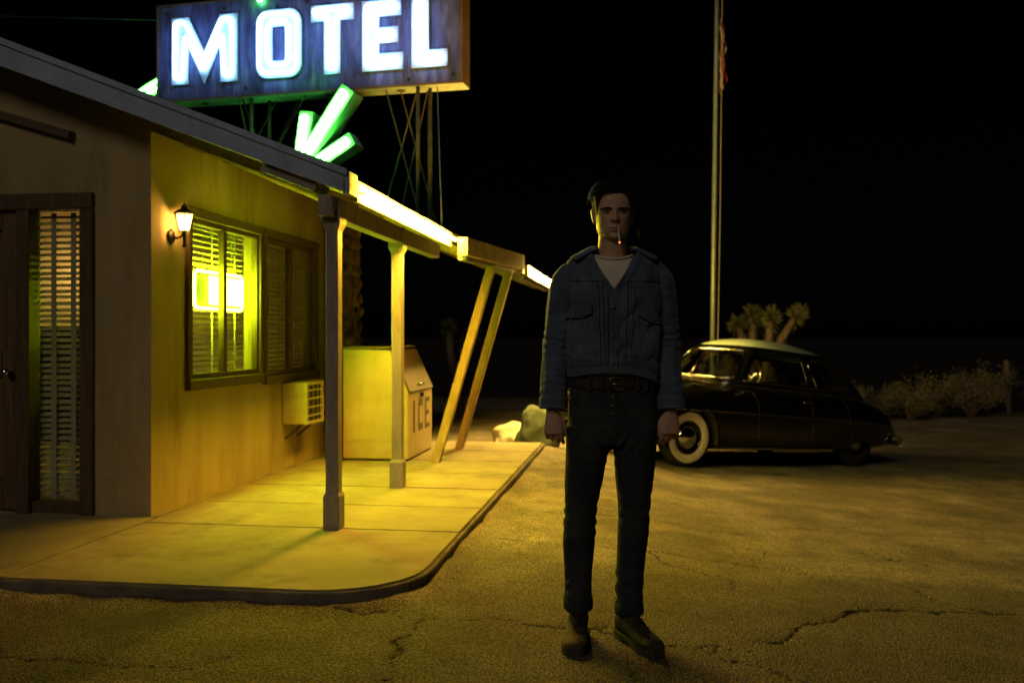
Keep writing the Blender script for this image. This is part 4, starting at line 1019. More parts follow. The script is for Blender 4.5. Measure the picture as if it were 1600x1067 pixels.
g_ = gr.build('gravel', M['gravel']); tag(g_, 'loose grit scattered along the kerb and lot', 'gravel', kind='stuff')
#PERSON
# ------------------------------------------------------------------ the standing man
M['skin'] = None
def skin_mat():
    m = bpy.data.materials.new('skin'); m.use_nodes = True; t = m.node_tree; N = t.nodes; L = t.links; b = N['Principled BSDF']
    at = N.new('ShaderNodeAttribute'); at.attribute_name = 'tone'
    tc = N.new('ShaderNodeTexCoord'); nz = N.new('ShaderNodeTexNoise'); nz.inputs['Scale'].default_value = 45; nz.inputs['Detail'].default_value = 6
    L.new(tc.outputs['Object'], nz.inputs['Vector'])
    hs = N.new('ShaderNodeHueSaturation'); mr = N.new('ShaderNodeMapRange'); mr.inputs['To Min'].default_value = .85; mr.inputs['To Max'].default_value = 1.13
    L.new(nz.outputs['Fac'], mr.inputs[0]); L.new(mr.outputs[0], hs.inputs['Value']); L.new(at.outputs['Color'], hs.inputs['Color']); L.new(hs.outputs[0], b.inputs['Base Color'])
    b.inputs['Roughness'].default_value = .5; b.inputs['Specular IOR Level'].default_value = .4
    b.inputs['Subsurface Weight'].default_value = .12; b.inputs['Subsurface Radius'].default_value = (.012,.004,.002)
    bp = N.new('ShaderNodeBump'); bp.inputs['Strength'].default_value = .25; bp.inputs['Distance'].default_value = .002
    n2 = N.new('ShaderNodeTexNoise'); n2.inputs['Scale'].default_value = 350; L.new(tc.outputs['Object'], n2.inputs['Vector']); L.new(n2.outputs['Fac'], bp.inputs['Height']); L.new(bp.outputs[0], b.inputs['Normal'])
    return m
M['skin'] = skin_mat()
M['denim'] = mat('jacket_denim', (.095,.135,.235), (.045,.068,.125), rough=.9, scale=9, detail=10, bump=.5, bscale=260, bdist=.003, ramp=(.3,.7), stain=(.19,.22,.27), stain_scale=11, stain_amt=.45, spec=.2, sheen=.15)
M['seam'] = mat('denim_seam', (.30,.31,.32), (.19,.20,.22), rough=.9, scale=120, spec=.2)
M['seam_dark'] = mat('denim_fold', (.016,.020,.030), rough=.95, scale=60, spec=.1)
M['jeans'] = mat('dark_jeans', (.036,.044,.058), (.018,.022,.030), rough=.92, scale=11, detail=10, bump=.5, bscale=240, bdist=.003, ramp=(.3,.7), stain=(.085,.088,.09), stain_scale=6, stain_amt=.5, spec=.15)
M['jeans_seam'] = mat('jeans_seam', (.055,.058,.062), rough=.9, scale=80, spec=.15)
M['cotton'] = mat('white_cotton', (.70,.66,.62), (.6,.56,.52), rough=.95, scale=14, bump=.3, bscale=120, bdist=.003, spec=.15)
M['belt'] = mat('belt_leather', (.045,.026,.016), (.025,.014,.009), rough=.45, scale=18, bump=.3)
M['boot'] = mat('boot_leather', (.060,.045,.030), (.026,.020,.014), rough=.8, scale=9, bump=.5, bscale=50, stain=(.16,.13,.085), stain_scale=9, stain_amt=.6)
M['sole'] = mat('boot_sole', (.07,.055,.038), (.03,.024,.018), rough=.9, scale=20, bump=.5)
M['lace'] = mat('boot_lace', (.03,.022,.016), rough=.9, scale=60)
M['hair'] = mat('dark_hair', (.030,.020,.012), (.014,.009,.006), rough=.62, scale=30, spec=.3)
M['eye'] = mat('eye_white', (.55,.52,.48), rough=.15, scale=20)
M['iris'] = mat('iris', (.06,.035,.02), rough=.15, scale=60)
M['button'] = mat('copper_button', (.35,.25,.15), (.2,.13,.08), rough=.4, metal=.8, scale=60)
M['brass'] = mat('brass_buckle', (.55,.45,.28), rough=.25, metal=1, scale=40)
M['paper'] = mat('cigarette_paper', (.78,.76,.72), rough=.9, scale=60)
M['filter'] = mat('cigarette_filter', (.70,.62,.50), rough=.9, scale=80)

MS, MZ = 1.035, 1.013; PXM, PYM = .4236, 3.83
man = empty('person', (PXM, PYM, G(PXM, PYM))); man.scale = (MS, MS, MZ)
tag(man, 'man in open denim jacket, white shirt, dark jeans and boots, arms hanging, cigarette in mouth', 'person')

ICACHE = {}
def interp(tab, z):
    """table rows (z, ...) -> smooth interpolated values (monotone input, cached)"""
    key = (id(tab), round(z, 7)); c = ICACHE.get(key)
    if c is not None and c[0] is tab: return c[1]
    out = interp_(tab, z); ICACHE[key] = (tab, out); return out
def interp_(tab, z):
    tab = sorted(tab); zs = [r[0] for r in tab]
    if z <= zs[0]: return list(tab[0][1:])
    if z >= zs[-1]: return list(tab[-1][1:])
    i = next(k for k in range(len(tab)-1) if zs[k] <= z <= zs[k+1])
    f = (z-zs[i])/(zs[i+1]-zs[i]); out = []; h = zs[i+1]-zs[i]; z0 = zs[max(i-1,0)]; z3 = zs[min(i+2,len(tab)-1)]
    for k in range(1, len(tab[0])):
        p0 = tab[max(i-1,0)][k]; p1 = tab[i][k]; p2 = tab[i+1][k]; p3 = tab[min(i+2,len(tab)-1)][k]
        m1 = (p2-p0)/max(1e-6, zs[i+1]-z0)*h; m2 = (p3-p1)/max(1e-6, z3-zs[i])*h
        out.append(p1*(2*f**3-3*f*f+1)+m1*(f**3-2*f*f+f)+p2*(3*f*f-2*f**3)+m2*(f**3-f*f))
    return out
def ring(cx, cy, z, hw, hf, hb, n, ex=2.3):
    """horizontal ring; half width, front depth (towards -y), back depth"""
    P = []
    for k in range(n):
        a = 2*math.pi*k/n; c, s = math.cos(a), math.sin(a)
        x = hw*math.copysign(abs(s)**(2/ex), s); y = math.copysign(abs(c)**(2/ex), c)
        P.append(Vector((cx+x, cy-(hf if y > 0 else hb)*y, z)))
    return P
def path_rings(path, n, ex=2.2):
    """path rows: (x, y, z, ra(width), rb(depth)); rings perpendicular to the path"""
    rows = []; m = len(path)
    for i, p in enumerate(path):
        c = Vector(p[:3]); t = (Vector(path[min(i+1,m-1)][:3])-Vector(path[max(i-1,0)][:3])).normalized()
        yv = Vector((0,-1,0)); xv = yv.cross(t).normalized(); yv = t.cross(xv).normalized()
        r = []
        for k in range(n):
            a = 2*math.pi*k/n; cc, ss = math.cos(a), math.sin(a)
            r.append(c+xv*p[3]*math.copysign(abs(ss)**(2/ex), ss)+yv*p[4]*math.copysign(abs(cc)**(2/ex), cc))
        rows.append(r)
    return rows
def dense(path, m):
    L = [0]
    for a, b in zip(path[:-1], path[1:]): L.append(L[-1]+(Vector(b[:3])-Vector(a[:3])).length)
    tab = [(l, *p) for l, p in zip(L, path)]
    return [interp_(tab, L[-1]*i/(m-1)) for i in range(m)]
def capped(rows, mb=None):
    mb = mb or MB(); b = len(mb.v); n = len(rows[0]); mb.grid(rows, closed=True)
    c0 = sum((Vector(p) for p in rows[0]), Vector())/n; c1 = sum((Vector(p) for p in rows[-1]), Vector())/n
    mb.v += [tuple(c0), tuple(c1)]; e = b+len(rows)*n
    for k in range(n):
        mb.f.append((b+(k+1) % n, b+k, e)); q = b+(len(rows)-1)*n; mb.f.append((q+k, q+(k+1) % n, e+1))
    return mb

# ---- head: rings then sculpted features
HC, HT = 1.676, 1.912; HH = HT-HC; HX = .006
head_tab = [  # h, half width, front, back, exponent
    (0.0,.030,.074,-.02,2.0),(.03,.040,.080,.0,2.1),(.10,.055,.0825,.035,2.3),(.20,.0645,.083,.065,2.4),(.32,.068,.083,.085,2.3),(.45,.0715,.081,.098,2.35),
    (.56,.0725,.084,.104,2.4),(.68,.073,.086,.106,2.4),(.80,.069,.079,.102,2.3),(.89,.059,.064,.088,2.2),(.955,.041,.043,.062,2.1),(.99,.018,.018,.028,2.0),(1.0,.003,.003,.004,2.0)]
def gs(x, s): return math.exp(-(x/s)**2)
def head_pt(th, h):
    hw, hf, hb, ex = interp(head_tab, h)
    c, s = math.cos(th), math.sin(th)
    x = hw*math.copysign(abs(s)**(2/ex), s); y = math.copysign(abs(c)**(2/ex), c)*(hf if c > 0 else hb)
    y = -y; z = h*HH
    if c > 0 and h < .8:
        ax = abs(x); d = 0
        nr = max(0, min(1, (.55-h)/.20))
        if h > .335: d -= (.004*max(0, min(1, (.64-h)/.08))+.0225*nr)*gs(x, .0075+.005*nr)
        else: d -= .0265*gs(x, .0125)*gs(h-.335, .024)
        d -= .0085*gs(ax-.0125, .0055)*gs(h-.338, .022)
        d += .0125*gs(ax-.031, .017)*gs(h-.485, .045)
        d -= .0065*gs(ax-.030, .026)*gs(h-.550, .030)
        d -= .004*gs(ax-.052, .016)*gs(h-.40, .06)
        d += .004*gs(ax-.047, .015)*gs(h-.22, .07)
        d -= .0058*gs(x, .024)*gs(h-.212, .017); d -= .0066*gs(x, .020)*gs(h-.163, .018)
        d += .0048*gs(x, .027)*gs(h-.187, .0075)
        d += .0045*gs(x, .024)*gs(h-.118, .02)
        d -= .0065*gs(x, .022)*gs(h-.045, .045)
        d += .0015*gs(x, .004)*gs(h-.265, .03)
        y += d
    return Vector((HX+x, -.012+y, HC+z))
n_th, n_h = 120, 110
hs_ = [i/(n_h-1) for i in range(n_h)]
head_rows = [[head_pt(2*math.pi*k/n_th, h) for k in range(n_th)] for h in hs_]
bodymb = capped(head_rows)
# neck, trunk, hips
capped([ring(HX*.7, y, z, hw, hf, hb, 48, 2.1) for z, y, hw, hf, hb in ((1.50,.0,.10,.07,.08),(1.58,.0,.075,.06,.07),(1.62,-.002,.060,.056,.064),(1.66,-.010,.058,.055,.066),(1.70,-.014,.056,.052,.07),(1.74,-.008,.05,.03,.07))], bodymb)
capped([ring(.004, 0, z, hw, hf, hb, 48, 2.4) for z, hw, hf, hb in ((.84,.15,.08,.09),(.95,.165,.09,.10),(1.08,.155,.09,.09),(1.2,.15,.095,.09),(1.35,.165,.10,.10),(1.47,.165,.10,.11),(1.55,.15,.075,.09),(1.60,.10,.05,.07))], bodymb)
ARM = {-1: [(-.150,.01,1.535,.04,.05),(-.180,.012,1.49,.046,.052),(-.197,.016,1.40,.044,.048),(-.218,.02,1.27,.039,.042),(-.231,.006,1.14,.037,.04),(-.239,-.018,1.0,.029,.032),(-.242,-.030,.955,.024,.031)]}
ARM[1] = [(-q[0]+(.01 if q[2] > 1.2 else .0), *q[1:]) for q in ARM[-1]]
for sd in (-1, 1): capped(path_rings(dense(ARM[sd], 40), 32), bodymb)
LEG = {-1: [(-.085,.0,.88,.085,.095),(-.105,.0,.68,.07,.078),(-.125,-.005,.50,.052,.058),(-.13,.01,.36,.048,.056),(-.132,.015,.16,.032,.04),(-.132,.01,.06,.03,.045)],
        1: [(.095,.0,.88,.085,.095),(.095,.0,.68,.07,.078),(.09,-.005,.50,.052,.058),(.083,.01,.36,.048,.056),(.077,.015,.16,.032,.04),(.078,.01,.06,.03,.045)]}
for sd in (-1, 1): capped(path_rings(dense(LEG[sd], 30), 24), bodymb)
# hands: palm plus four fingers and thumb, hanging, back of the hand turned to the camera and outwards
def hand(sd):
    wx, wy, wz = (-.242 if sd < 0 else .240), -.030, .965
    o = Vector((wx, wy, wz)); down = Vector((-.02*sd,-.10,-1)).normalized()
    out = Vector((-sd*.0, -.2, 0)).normalized()   # back of hand faces the camera
    fwd = Vector((-sd,-.22,0)).normalized()      # knuckle line runs towards the body (index/thumb side inside)
    fwd = (fwd-down*fwd.dot(down)).normalized(); out = fwd.cross(down).normalized()
    if out.y > 0: out = -out
    P = lambda a, b, c: o+fwd*a+down*b+out*c
    rows = []
    for b, wdt, th, sh in ((-.01,.026,.021,0),(.02,.030,.020,0),(.05,.038,.019,.001),(.08,.041,.0165,.002),(.095,.040,.0145,.002)):
        r = []
        for k in range(24):
            a = 2*math.pi*k/24; r.append(P(sh+wdt*math.copysign(abs(math.sin(a))**.85, math.sin(a)), b, th*math.copysign(abs(math.cos(a))**.85, math.cos(a))))
        rows.append(r)
    capped(rows, bodymb)
    for i, (a, l, curl) in enumerate(((.030,.074,.50),(.0105,.082,.62),(-.0095,.077,.72),(-.0285,.062,.80))):
        p = P(a, .083, .001); d = (down+fwd*(.04*(1.5-i))).normalized(); ang = .22; pts = [P(a*.9,.055,0), p]; q = p
        for seg in (.42,.32,.26):
            ang += curl*.62; dd = (d*math.cos(ang)-out*math.sin(ang)).normalized(); q = q+dd*l*seg; pts.append(q)
        pth = []
        for j, pt in enumerate(pts): pth.append(pt)
        rr = [.0095,.0098,.0090,.0082,.0066]
        mb2 = []
        fine = []; rad_ = []
        for j in range(len(pts)-1):
            for f in (0,.5): fine.append(pts[j].lerp(pts[j+1], f)); rad_.append(rr[j]+(rr[j+1]-rr[j])*f+(.0006 if f == 0 and j in (2,3) else 0))
        fine.append(pts[-1]); rad_.append(rr[-1])
        fine.append(pts[-1]+(pts[-1]-pts[-2]).normalized()*.005); rad_.append(.0035)
        bodymb.tube(fine, rad_, 12)
    pts = [P(.020,.022,-.004), P(.036,.045,-.010), P(.045,.075,-.014), P(.044,.100,-.018), P(.042,.107,-.019)]
    bodymb.tube(pts, [.015,.0135,.0108,.0092,.005], 12)
hand(-1); hand(1)
# ears
for sd in (-1, 1):
    c = Vector((HX+sd*.0745, .004, HC+.46*HH)); rows = []
    for z, r, o_ in ((-.031,.004,.002),(-.026,.009,.004),(-.012,.013,.009),(.004,.018,.014),(.018,.019,.017),(.027,.014,.016),(.032,.005,.012)):
        rr = []
        for k in range(16):
            a = 2*math.pi*k/16; rr.append(c+Vector((sd*(o_*.55+.0055*math.cos(a)), .004+r*math.sin(a)+.15*z, z)))
        rows.append(rr)
    capped(rows, bodymb)
body = bodymb.build('body', M['skin'], man, smooth=True)
md = body.modifiers.new('r', 'REMESH'); md.mode = 'VOXEL'; md.voxel_size = .0030; md.use_smooth_shade = True
sm_ = body.modifiers.new('s', 'SMOOTH'); sm_.factor = .4; sm_.iterations = 2
bpy.context.view_layer.update(); apply_mods(body)
me = body.data; me.materials.clear(); me.materials.append(M['skin'])
nv = len(me.vertices); co = np.empty(nv*3, np.float32); me.vertices.foreach_get('co', co); co = co.reshape(-1, 3)
x = np.abs(co[:,0]-HX); y = co[:,1]; h = (co[:,2]-HC)/HH
tone = np.tile(np.array([.56,.36,.26]), (nv, 1))
def blend(msk, c): 
    global tone
    msk = np.clip(msk, 0, 1)[:, None]; tone = tone*(1-msk)+np.array(c)*msk
front = (y < -.03) & (h > -.02) & (h < 1)
blend(front*np.exp(-(x/.022)**2)*(np.exp(-((h-.205)/.018)**2)+np.exp(-((h-.165)/.017)**2))*.85, (.27,.115,.095))
blend(front*np.exp(-(x/.024)**2-((h-.187)/.005)**2)*.8, (.10,.04,.035))
blend(front*np.exp(-((x-.045)/.02)**2-((h-.34)/.10)**2)*.4, (.40,.19,.13))
blend((y < .03)*(h > -.05)*(h < .30)*np.clip((.27-h)/.12, 0, 1)*(np.abs(h-.19) > .045)*.22, (.20,.15,.12))
blend(front*np.exp(-((x-.0135)/.0045)**2-((h-.318)/.012)**2)*.8, (.07,.03,.025))
ca = me.color_attributes.new('tone', 'FLOAT_COLOR', 'POINT'); ca.data.foreach_set('color', np.concatenate([tone, np.ones((nv, 1))], 1).astype(np.float32).reshape(-1))

# eyes, lids, brows
for sd in (-1, 1):
    ex_, ez = HX+sd*.0312, HC+.487*HH; ey = -.0735
    mb = MB(); mb.lathe([(0.0001,-.0118)]+[(.0118*math.sin(a), -.0118*math.cos(a)) for a in np.linspace(.2, math.pi-.05, 12)], 24, 'y', (ex_, ey, ez)); e = mb.build('eye', M['eye'], man, smooth=True)
    mb = MB(); mb.lathe([(0,-.0125),(.0035,-.0123),(.0058,-.0108)], 20, 'y', (ex_, ey, ez-.0005)); mb.build('iris', M['iris'], e, smooth=True)
    for up in (1, -1):
        mb = MB(); rows = []
        for i in range(13):
            q = -1+2*i/12; xx = ex_+q*.0165; arch = (1-q*q)
            zt_ = ez+up*(.0015+arch*(.0016 if up > 0 else .0030)); yy = ey-.0128*math.sqrt(max(.02, 1-(q*.95)**2))
            rows.append([(xx, yy-.0002, zt_), (xx, yy-.0012, zt_+up*.0016), (xx, yy+(-.0006 if up > 0 else .0012), zt_+up*.0055), (xx, yy+(.004 if up > 0 else .008), zt_+up*.0105)])
        mb.grid(rows); o = mb.build('eyelid', M['skin'], man, smooth=True)
        ca = o.data.color_attributes.new('tone', 'FLOAT_COLOR', 'POINT'); ca.data.foreach_set('color', [.31,.185,.125,1]*len(o.data.vertices))
    mb = MB(); rnd = random.Random(20+sd)
    for _ in range(190):
        f = rnd.random(); xx = sd*(.013+.040*f); zz = HC+HH*(.535+.022*math.sin(f*2.4)-.012*f)+rnd.uniform(-.0042,.0038)*(1.05-.6*f)
        th = math.asin(max(-1, min(1, xx/.076))); p = head_pt(th, (zz-HC)/HH)
        p = Vector((HX+xx, p.y-.0015, zz)); d = Vector((sd*.009, -.0012, rnd.uniform(.0005,.004)*(1-f*1.4))); mb.add([p+Vector((0,0,-.0006)), p+Vector((0,0,.0006)), p+d], [(0,1,2)])
    mb.build('eyebrow', M['hair'], man, fix=False)

# hair: scalp shell plus combed locks
HL_TAB = [(0,.81),(18,.825),(32,.80),(46,.71),(58,.61),(66,.50),(72,.46),(78,.55),(88,.64),(100,.64),(114,.52),(130,.30),(160,.20),(180,.19)]
def hairline(th):
    a = abs((th+math.pi) % (2*math.pi)-math.pi)   # 0 = front
    d = math.degrees(a)
    return interp(HL_TAB, round(d, 2))[0]
def hair_thick(th, h):
    hl = hairline(th); f = max(0, min(1, (h-hl)/.16)); a = abs((th+math.pi) % (2*math.pi)-math.pi)
    base = .007+.017*sstep(np.array((h-.55)/.35)).item()
    sweep = .008*gs(th-0.9, .6)*0 + .007*math.exp(-(((th+math.pi) % (2*math.pi)-math.pi+.5)/.7)**2)*gs(h-.86, .12)
    return (base+sweep)*f**.6
def hair_pt(th, h, k=1.0):
    p = head_pt(th, h); c = Vector((HX, .0, HC+.52*HH)); n_ = (p-c).normalized()
    return p+n_*(hair_thick(th, h)*k+.0005)
mb = MB(); rows = []
for i in range(46):
    f = i/45; row = []
    for k in range(96):
        th = 2*math.pi*k/96; hl = hairline(th)-.01; h = hl+(1-hl)*f; h = min(h, .9995)
        p = hair_pt(th, h, .82); q = noise.noise(Vector((th*9, h*6, 0)))*.0022; row.append(p+(p-Vector((HX,0,HC+.5*HH))).normalized()*q*min(1, f*8))
    rows.append(row)
mb.grid(rows, closed=True); hair = mb.build('hair', M['hair'], man, smooth=True)
lk = MB(); rnd = random.Random(5)
for _ in range(5200):
    th = rnd.uniform(-math.pi, math.pi); hl = hairline(th); h = hl+(1-hl)*rnd.random()**.8*.97
    L_ = rnd.uniform(.02,.05) if h > .75 else rnd.uniform(.009,.020); p = hair_pt(th, h, rnd.uniform(.5, 1.0)); a = abs(th)
    top = h > .72
    c = Vector((HX, .0, HC+.52*HH)); nrm = (p-c).normalized()
    if top: d = Vector((-.75+.15*rnd.gauss(0,1), .35 if a > .7 else -.15, -.1)) + Vector((0,.35,0))*(h-.7)
    else: d = Vector((0, .55*(1 if a < 2 else -.1), -1))
    if top and a < .9: d += Vector((-.35,-.1,.25*(.5 if th > 0 else -.6)))
    d += Vector((rnd.gauss(0,.16), rnd.gauss(0,.16), rnd.gauss(0,.16))); d = (d-nrm*d.dot(nrm)*.92).normalized()
    sd_ = nrm.cross(d).normalized()*rnd.uniform(.0006,.0015); pts = []
    for j in range(4):
        f = j/3; q = p+d*L_*f+nrm*(.0045*math.sin(f*2.4)-.35*L_*f*f*.5)
        pts.append((q-sd_*(1-.8*f), q+sd_*(1-.8*f)))
    b = []; 
    for u, v in pts: b += [u, v]
    lk.add(b, [(0,1,3,2),(2,3,5,4),(4,5,7,6)])
lk.build('hair_locks', M['hair'], hair, fix=False)

# ---- white T-shirt
SHIRT = [(1.04,.163,.104,.10),(1.2,.165,.108,.10),(1.35,.176,.114,.108),(1.46,.183,.112,.115),(1.54,.172,.094,.10),(1.585,.125,.080,.088),(1.612,.088,.070,.080),(1.625,.075,.066,.074)]
def shirt_pt(th, z):
    hw, hf, hb = interp(SHIRT, z)
    ex = 2.4; c, s = math.cos(th), math.sin(th)
    x = hw*math.copysign(abs(s)**(2/ex), s); yy = math.copysign(abs(c)**(2/ex), c)*(hf if c > 0 else hb)
    f = noise.noise(Vector((x*9, z*7, 3)))*.006+noise.noise(Vector((x*22+z*9, z*12, 8)))*.003
    dip = .020*max(0, c)**2*max(0, min(1, (z-1.56)/.05))
    return Vector((.006+x*(1+f), -yy*(1+f*4), z-dip))
mb = MB(); mb.grid([[shirt_pt(2*math.pi*k/96, z) for k in range(96)] for z in np.linspace(1.04, 1.622, 60)], closed=True)
o = mb.build('t_shirt', M['cotton'], man, smooth=True)
mb = MB(); mb.tube([shirt_pt(2*math.pi*k/64, 1.617)*1+Vector((0,-.001,.002)) for k in range(64)], .006, 8, closed=True); mb.build('neck_rib', M['cotton'], o, smooth=True)

# ---- denim jacket
jt = [(1.09,.186,.126,.122),(1.13,.187,.128,.122),(1.17,.189,.132,.124),(1.25,.188,.134,.126),(1.35,.188,.136,.130),(1.44,.193,.135,.135),(1.50,.199,.127,.133),(1.545,.203,.113,.124),(1.575,.200,.103,.116),(1.597,.182,.095,.108),(1.616,.150,.088,.100),(1.634,.116,.083,.094),(1.650,.094,.079,.088)]
JX = .009
def fold_amp(x_, z_):
    f = 0
    f += .0095*noise.noise(Vector((x_*7+z_*2.2, z_*4.2, 1.3)))
    f += .0105*(abs(noise.noise(Vector((x_*15-z_*7*(1 if x_ > 0 else -1), z_*7.5, 6.1))))*2-.5)
    f += .0032*noise.noise(Vector((x_*40, z_*26, 2.2)))
    f += .0042*math.sin(z_*95+7*noise.noise(Vector((x_*6, z_*5, 9))))*gs(z_-1.19, .035)*max(0, .4+noise.noise(Vector((x_*9, 4, 4))))
    return f
def jk(th, z, off=0.0):
    hw, hf, hb = interp(jt, z); ex = 2.55 if z < 1.5 else 2.55-.5*min(1, (z-1.5)/.1)
    c, s = math.cos(th), math.sin(th)
    x_ = hw*math.copysign(abs(s)**(2/ex), s); y_ = math.copysign(abs(c)**(2/ex), c)*(hf if c > 0 else hb)
    k = fold_amp(x_, z)*(1 if z > 1.165 else .35)+off
    r = math.hypot(x_, y_)
    return Vector((JX+x_*(1+k/r), -y_*(1+k/r), z+.034*max(0, c)**3*max(0, min(1, (1.24-z)/.14))-.012*s*(z < 1.3)*max(0, (1.3-z)/.2)))
def th_of_x(x_, z):
    hw = interp(jt, z)[0]; ex = 2.55 if z < 1.5 else 2.55-.5*min(1, (z-1.5)/.1)
    q = max(-1, min(1, (x_-JX)/hw)); return math.asin(math.copysign(abs(q)**(ex/2), q))
def jf(x_, z, off=0.0): return jk(th_of_x(x_, z), z, off)
VZ = 1.468
def v_edges(z):
    f = max(0, (z-VZ)/(1.648-VZ)); return -.004-.100*f**.92, -.002+.108*f**.92
nth, nz_ = 260, 130
mb = MB(); Zs = np.linspace(1.095, 1.650, nz_); grid_ = []
for z in Zs:
    row = []
    xl, xr = v_edges(z)
    tl, tr = (th_of_x(xl, z), th_of_x(xr, z)) if z > VZ else (-.004, .002)
    for k in range(nth+1):
        th = tr+(2*math.pi-tr+tl)*k/nth; row.append(jk(th, z))
    grid_.append(row)
mb.grid(grid_); jacket = mb.build('denim_jacket', M['denim'], man, smooth=True)
so = jacket.modifiers.new('t', 'SOLIDIFY'); so.thickness = .004; so.offset = -1
# sleeves
SLV = {-1: [(-q[0]+.0, *q[1:]) for q in [(0.15, 0.008, 1.56, 0.028, 0.05), (0.168, 0.008, 1.545, 0.05, 0.072), (0.186, 0.01, 1.5, 0.063, 0.08), (0.2, 0.014, 1.42, 0.0625, 0.074), (0.213, 0.02, 1.33, 0.0585, 0.067), (0.224, 0.022, 1.25, 0.0555, 0.062), (0.232, 0.008, 1.14, 0.0545, 0.059), (0.238, -0.01, 1.05, 0.0555, 0.058), (0.239, -0.018, 1.01, 0.0545, 0.055), (0.24, -0.022, 0.975, 0.056, 0.056)]]}
SLV[1] = [(-q[0]+(.012 if q[2] > 1.2 else .004), *q[1:]) for q in SLV[-1]]
SCACHE = {}
def sleeve_rows(sd, m=120, n=72, off=0):
    if (sd, off) in SCACHE: return SCACHE[sd, off]
    P = dense(SLV[sd], m); rows = path_rings(P, n, 2.15); out = []
    for i, r in enumerate(rows):
        c = Vector(P[i][:3]); f = i/(m-1); nr = []
        for k, p in enumerate(r):
            d = (p-c).normalized(); a = 2*math.pi*k/n
            amp = .0010+.0042*gs(f-.55, .12)+.0036*gs(f-.84, .09)+.0015*gs(f-.12, .1)
            w_ = math.sin(f*112+3.4*math.sin(a+sd)+5*noise.noise(Vector((math.cos(a)*.9, math.sin(a)*.9+sd*3, f*5))))*max(0,.35+noise.noise(Vector((math.cos(a)*1.5, math.sin(a)*1.5, f*7+sd))))
            w2 = noise.noise(Vector((math.cos(a)*1.9+sd*4, math.sin(a)*1.9, f*3.2)))
            if f > .93: amp *= .25
            nr.append(p+d*(amp*w_*1.1+.0062*w2*(f < .93)+off))
        out.append(nr)
    SCACHE[sd, off] = out
    return out
for sd in (-1, 1):
    mb = MB(); mb.grid(sleeve_rows(sd), closed=True); s_ = mb.build('sleeve', M['denim'], jacket, smooth=True)
    so = s_.modifiers.new('t', 'SOLIDIFY'); so.thickness = .004; so.offset = -1
    rr = sleeve_rows(sd, off=.0035)
    mb = MB(); mb.grid(rr[110:120], closed=True); c_ = mb.build('cuff', M['denim'], jacket, smooth=True); so = c_.modifiers.new('t', 'SOLIDIFY'); so.thickness = .005
    mb = MB()
    for q in (110, 117): mb.tube([p for p in rr[q]], .0011, 5, closed=True)
    mb.build('cuff_stitch', M['seam'], jacket)
# strips and panels that follow the jacket front
def strip(pts, wdt, off, nm, m, n=6, parent=jacket, th_=.0025):
    """ribbon along (x, z) points"""
    mb = MB(); rows = []
    for i, (x_, z) in enumerate(pts):
        a = Vector(pts[max(i-1,0)]); b = Vector(pts[min(i+1,len(pts)-1)]); d = (b-a).normalized(); nn = Vector((-d.y, d.x))
        rows.append([jf(x_+nn.x*wdt*(q/n-.5), z+nn.y*wdt*(q/n-.5), off) for q in range(n+1)])
    mb.grid(rows); o = mb.build(nm, m, parent, smooth=True)
    if th_: so = o.modifiers.new('t', 'SOLIDIFY'); so.thickness = th_; so.offset = -1 if True else 1
    return o
def stitch(pts, nm='stitch', off=.005, r=.0009, m='seam', parent=jacket):
    mb = MB(); P = []
    for (a, b) in zip(pts[:-1], pts[1:]):
        k = max(2, int(math.hypot(b[0]-a[0], b[1]-a[1])/.008))
        for i in range(k): P.append((a[0]+(b[0]-a[0])*i/k, a[1]+(b[1]-a[1])*i/k))
    P.append(pts[-1]); mb.tube([jf(x_, z, off) for x_, z in P], r, 5); mb.build(nm, M[m], parent)
lin = lambda a, b, n: [(a[0]+(b[0]-a[0])*i/(n-1), a[1]+(b[1]-a[1])*i/(n-1)) for i in range(n)]
strip(lin((-.006,1.10), (-.004,VZ+.004), 60), .040, .006, 'placket', M['denim'])
stitch([(-.0245,1.105),(-.0225,VZ)]); stitch([(.0125,1.105),(.0145,VZ-.01)])
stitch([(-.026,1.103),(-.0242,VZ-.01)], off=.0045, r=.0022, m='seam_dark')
for s_, nm in ((0, 'left'), (1, 'right')):
    pts = [(v_edges(z)[s_]+(-.012 if s_ == 0 else .012), z) for z in np.linspace(VZ-.012, 1.643, 40)]
    strip(pts, .026, .006, 'lapel_edge', M['denim'])
    stitch([(x_+(.010 if s_ == 0 else -.010), z) for x_, z in pts], off=.008)
strip(lin((-.185,1.115), (.200,1.112), 90), .040, .005, 'waistband', M['denim'])
stitch([(-.18,1.135),(.195,1.132)], off=.0065); stitch([(-.18,1.099),(.195,1.097)], off=.0065)
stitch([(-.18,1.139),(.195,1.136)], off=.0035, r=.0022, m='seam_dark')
for a, b in (((-.188,1.512),(-.045,1.508)), ((.048,1.508),(.205,1.505))):
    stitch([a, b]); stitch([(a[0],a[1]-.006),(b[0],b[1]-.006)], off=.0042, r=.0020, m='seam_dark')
for x0_, x1_ in ((-.068,-.060),(-.050,-.042),(.046,.036),(.076,.058)):
    stitch([(x0_,1.500),(x1_,1.14)], off=.0050); stitch([(x0_+.004,1.500),(x1_+.004,1.14)], off=.0040, r=.0017, m='seam_dark')
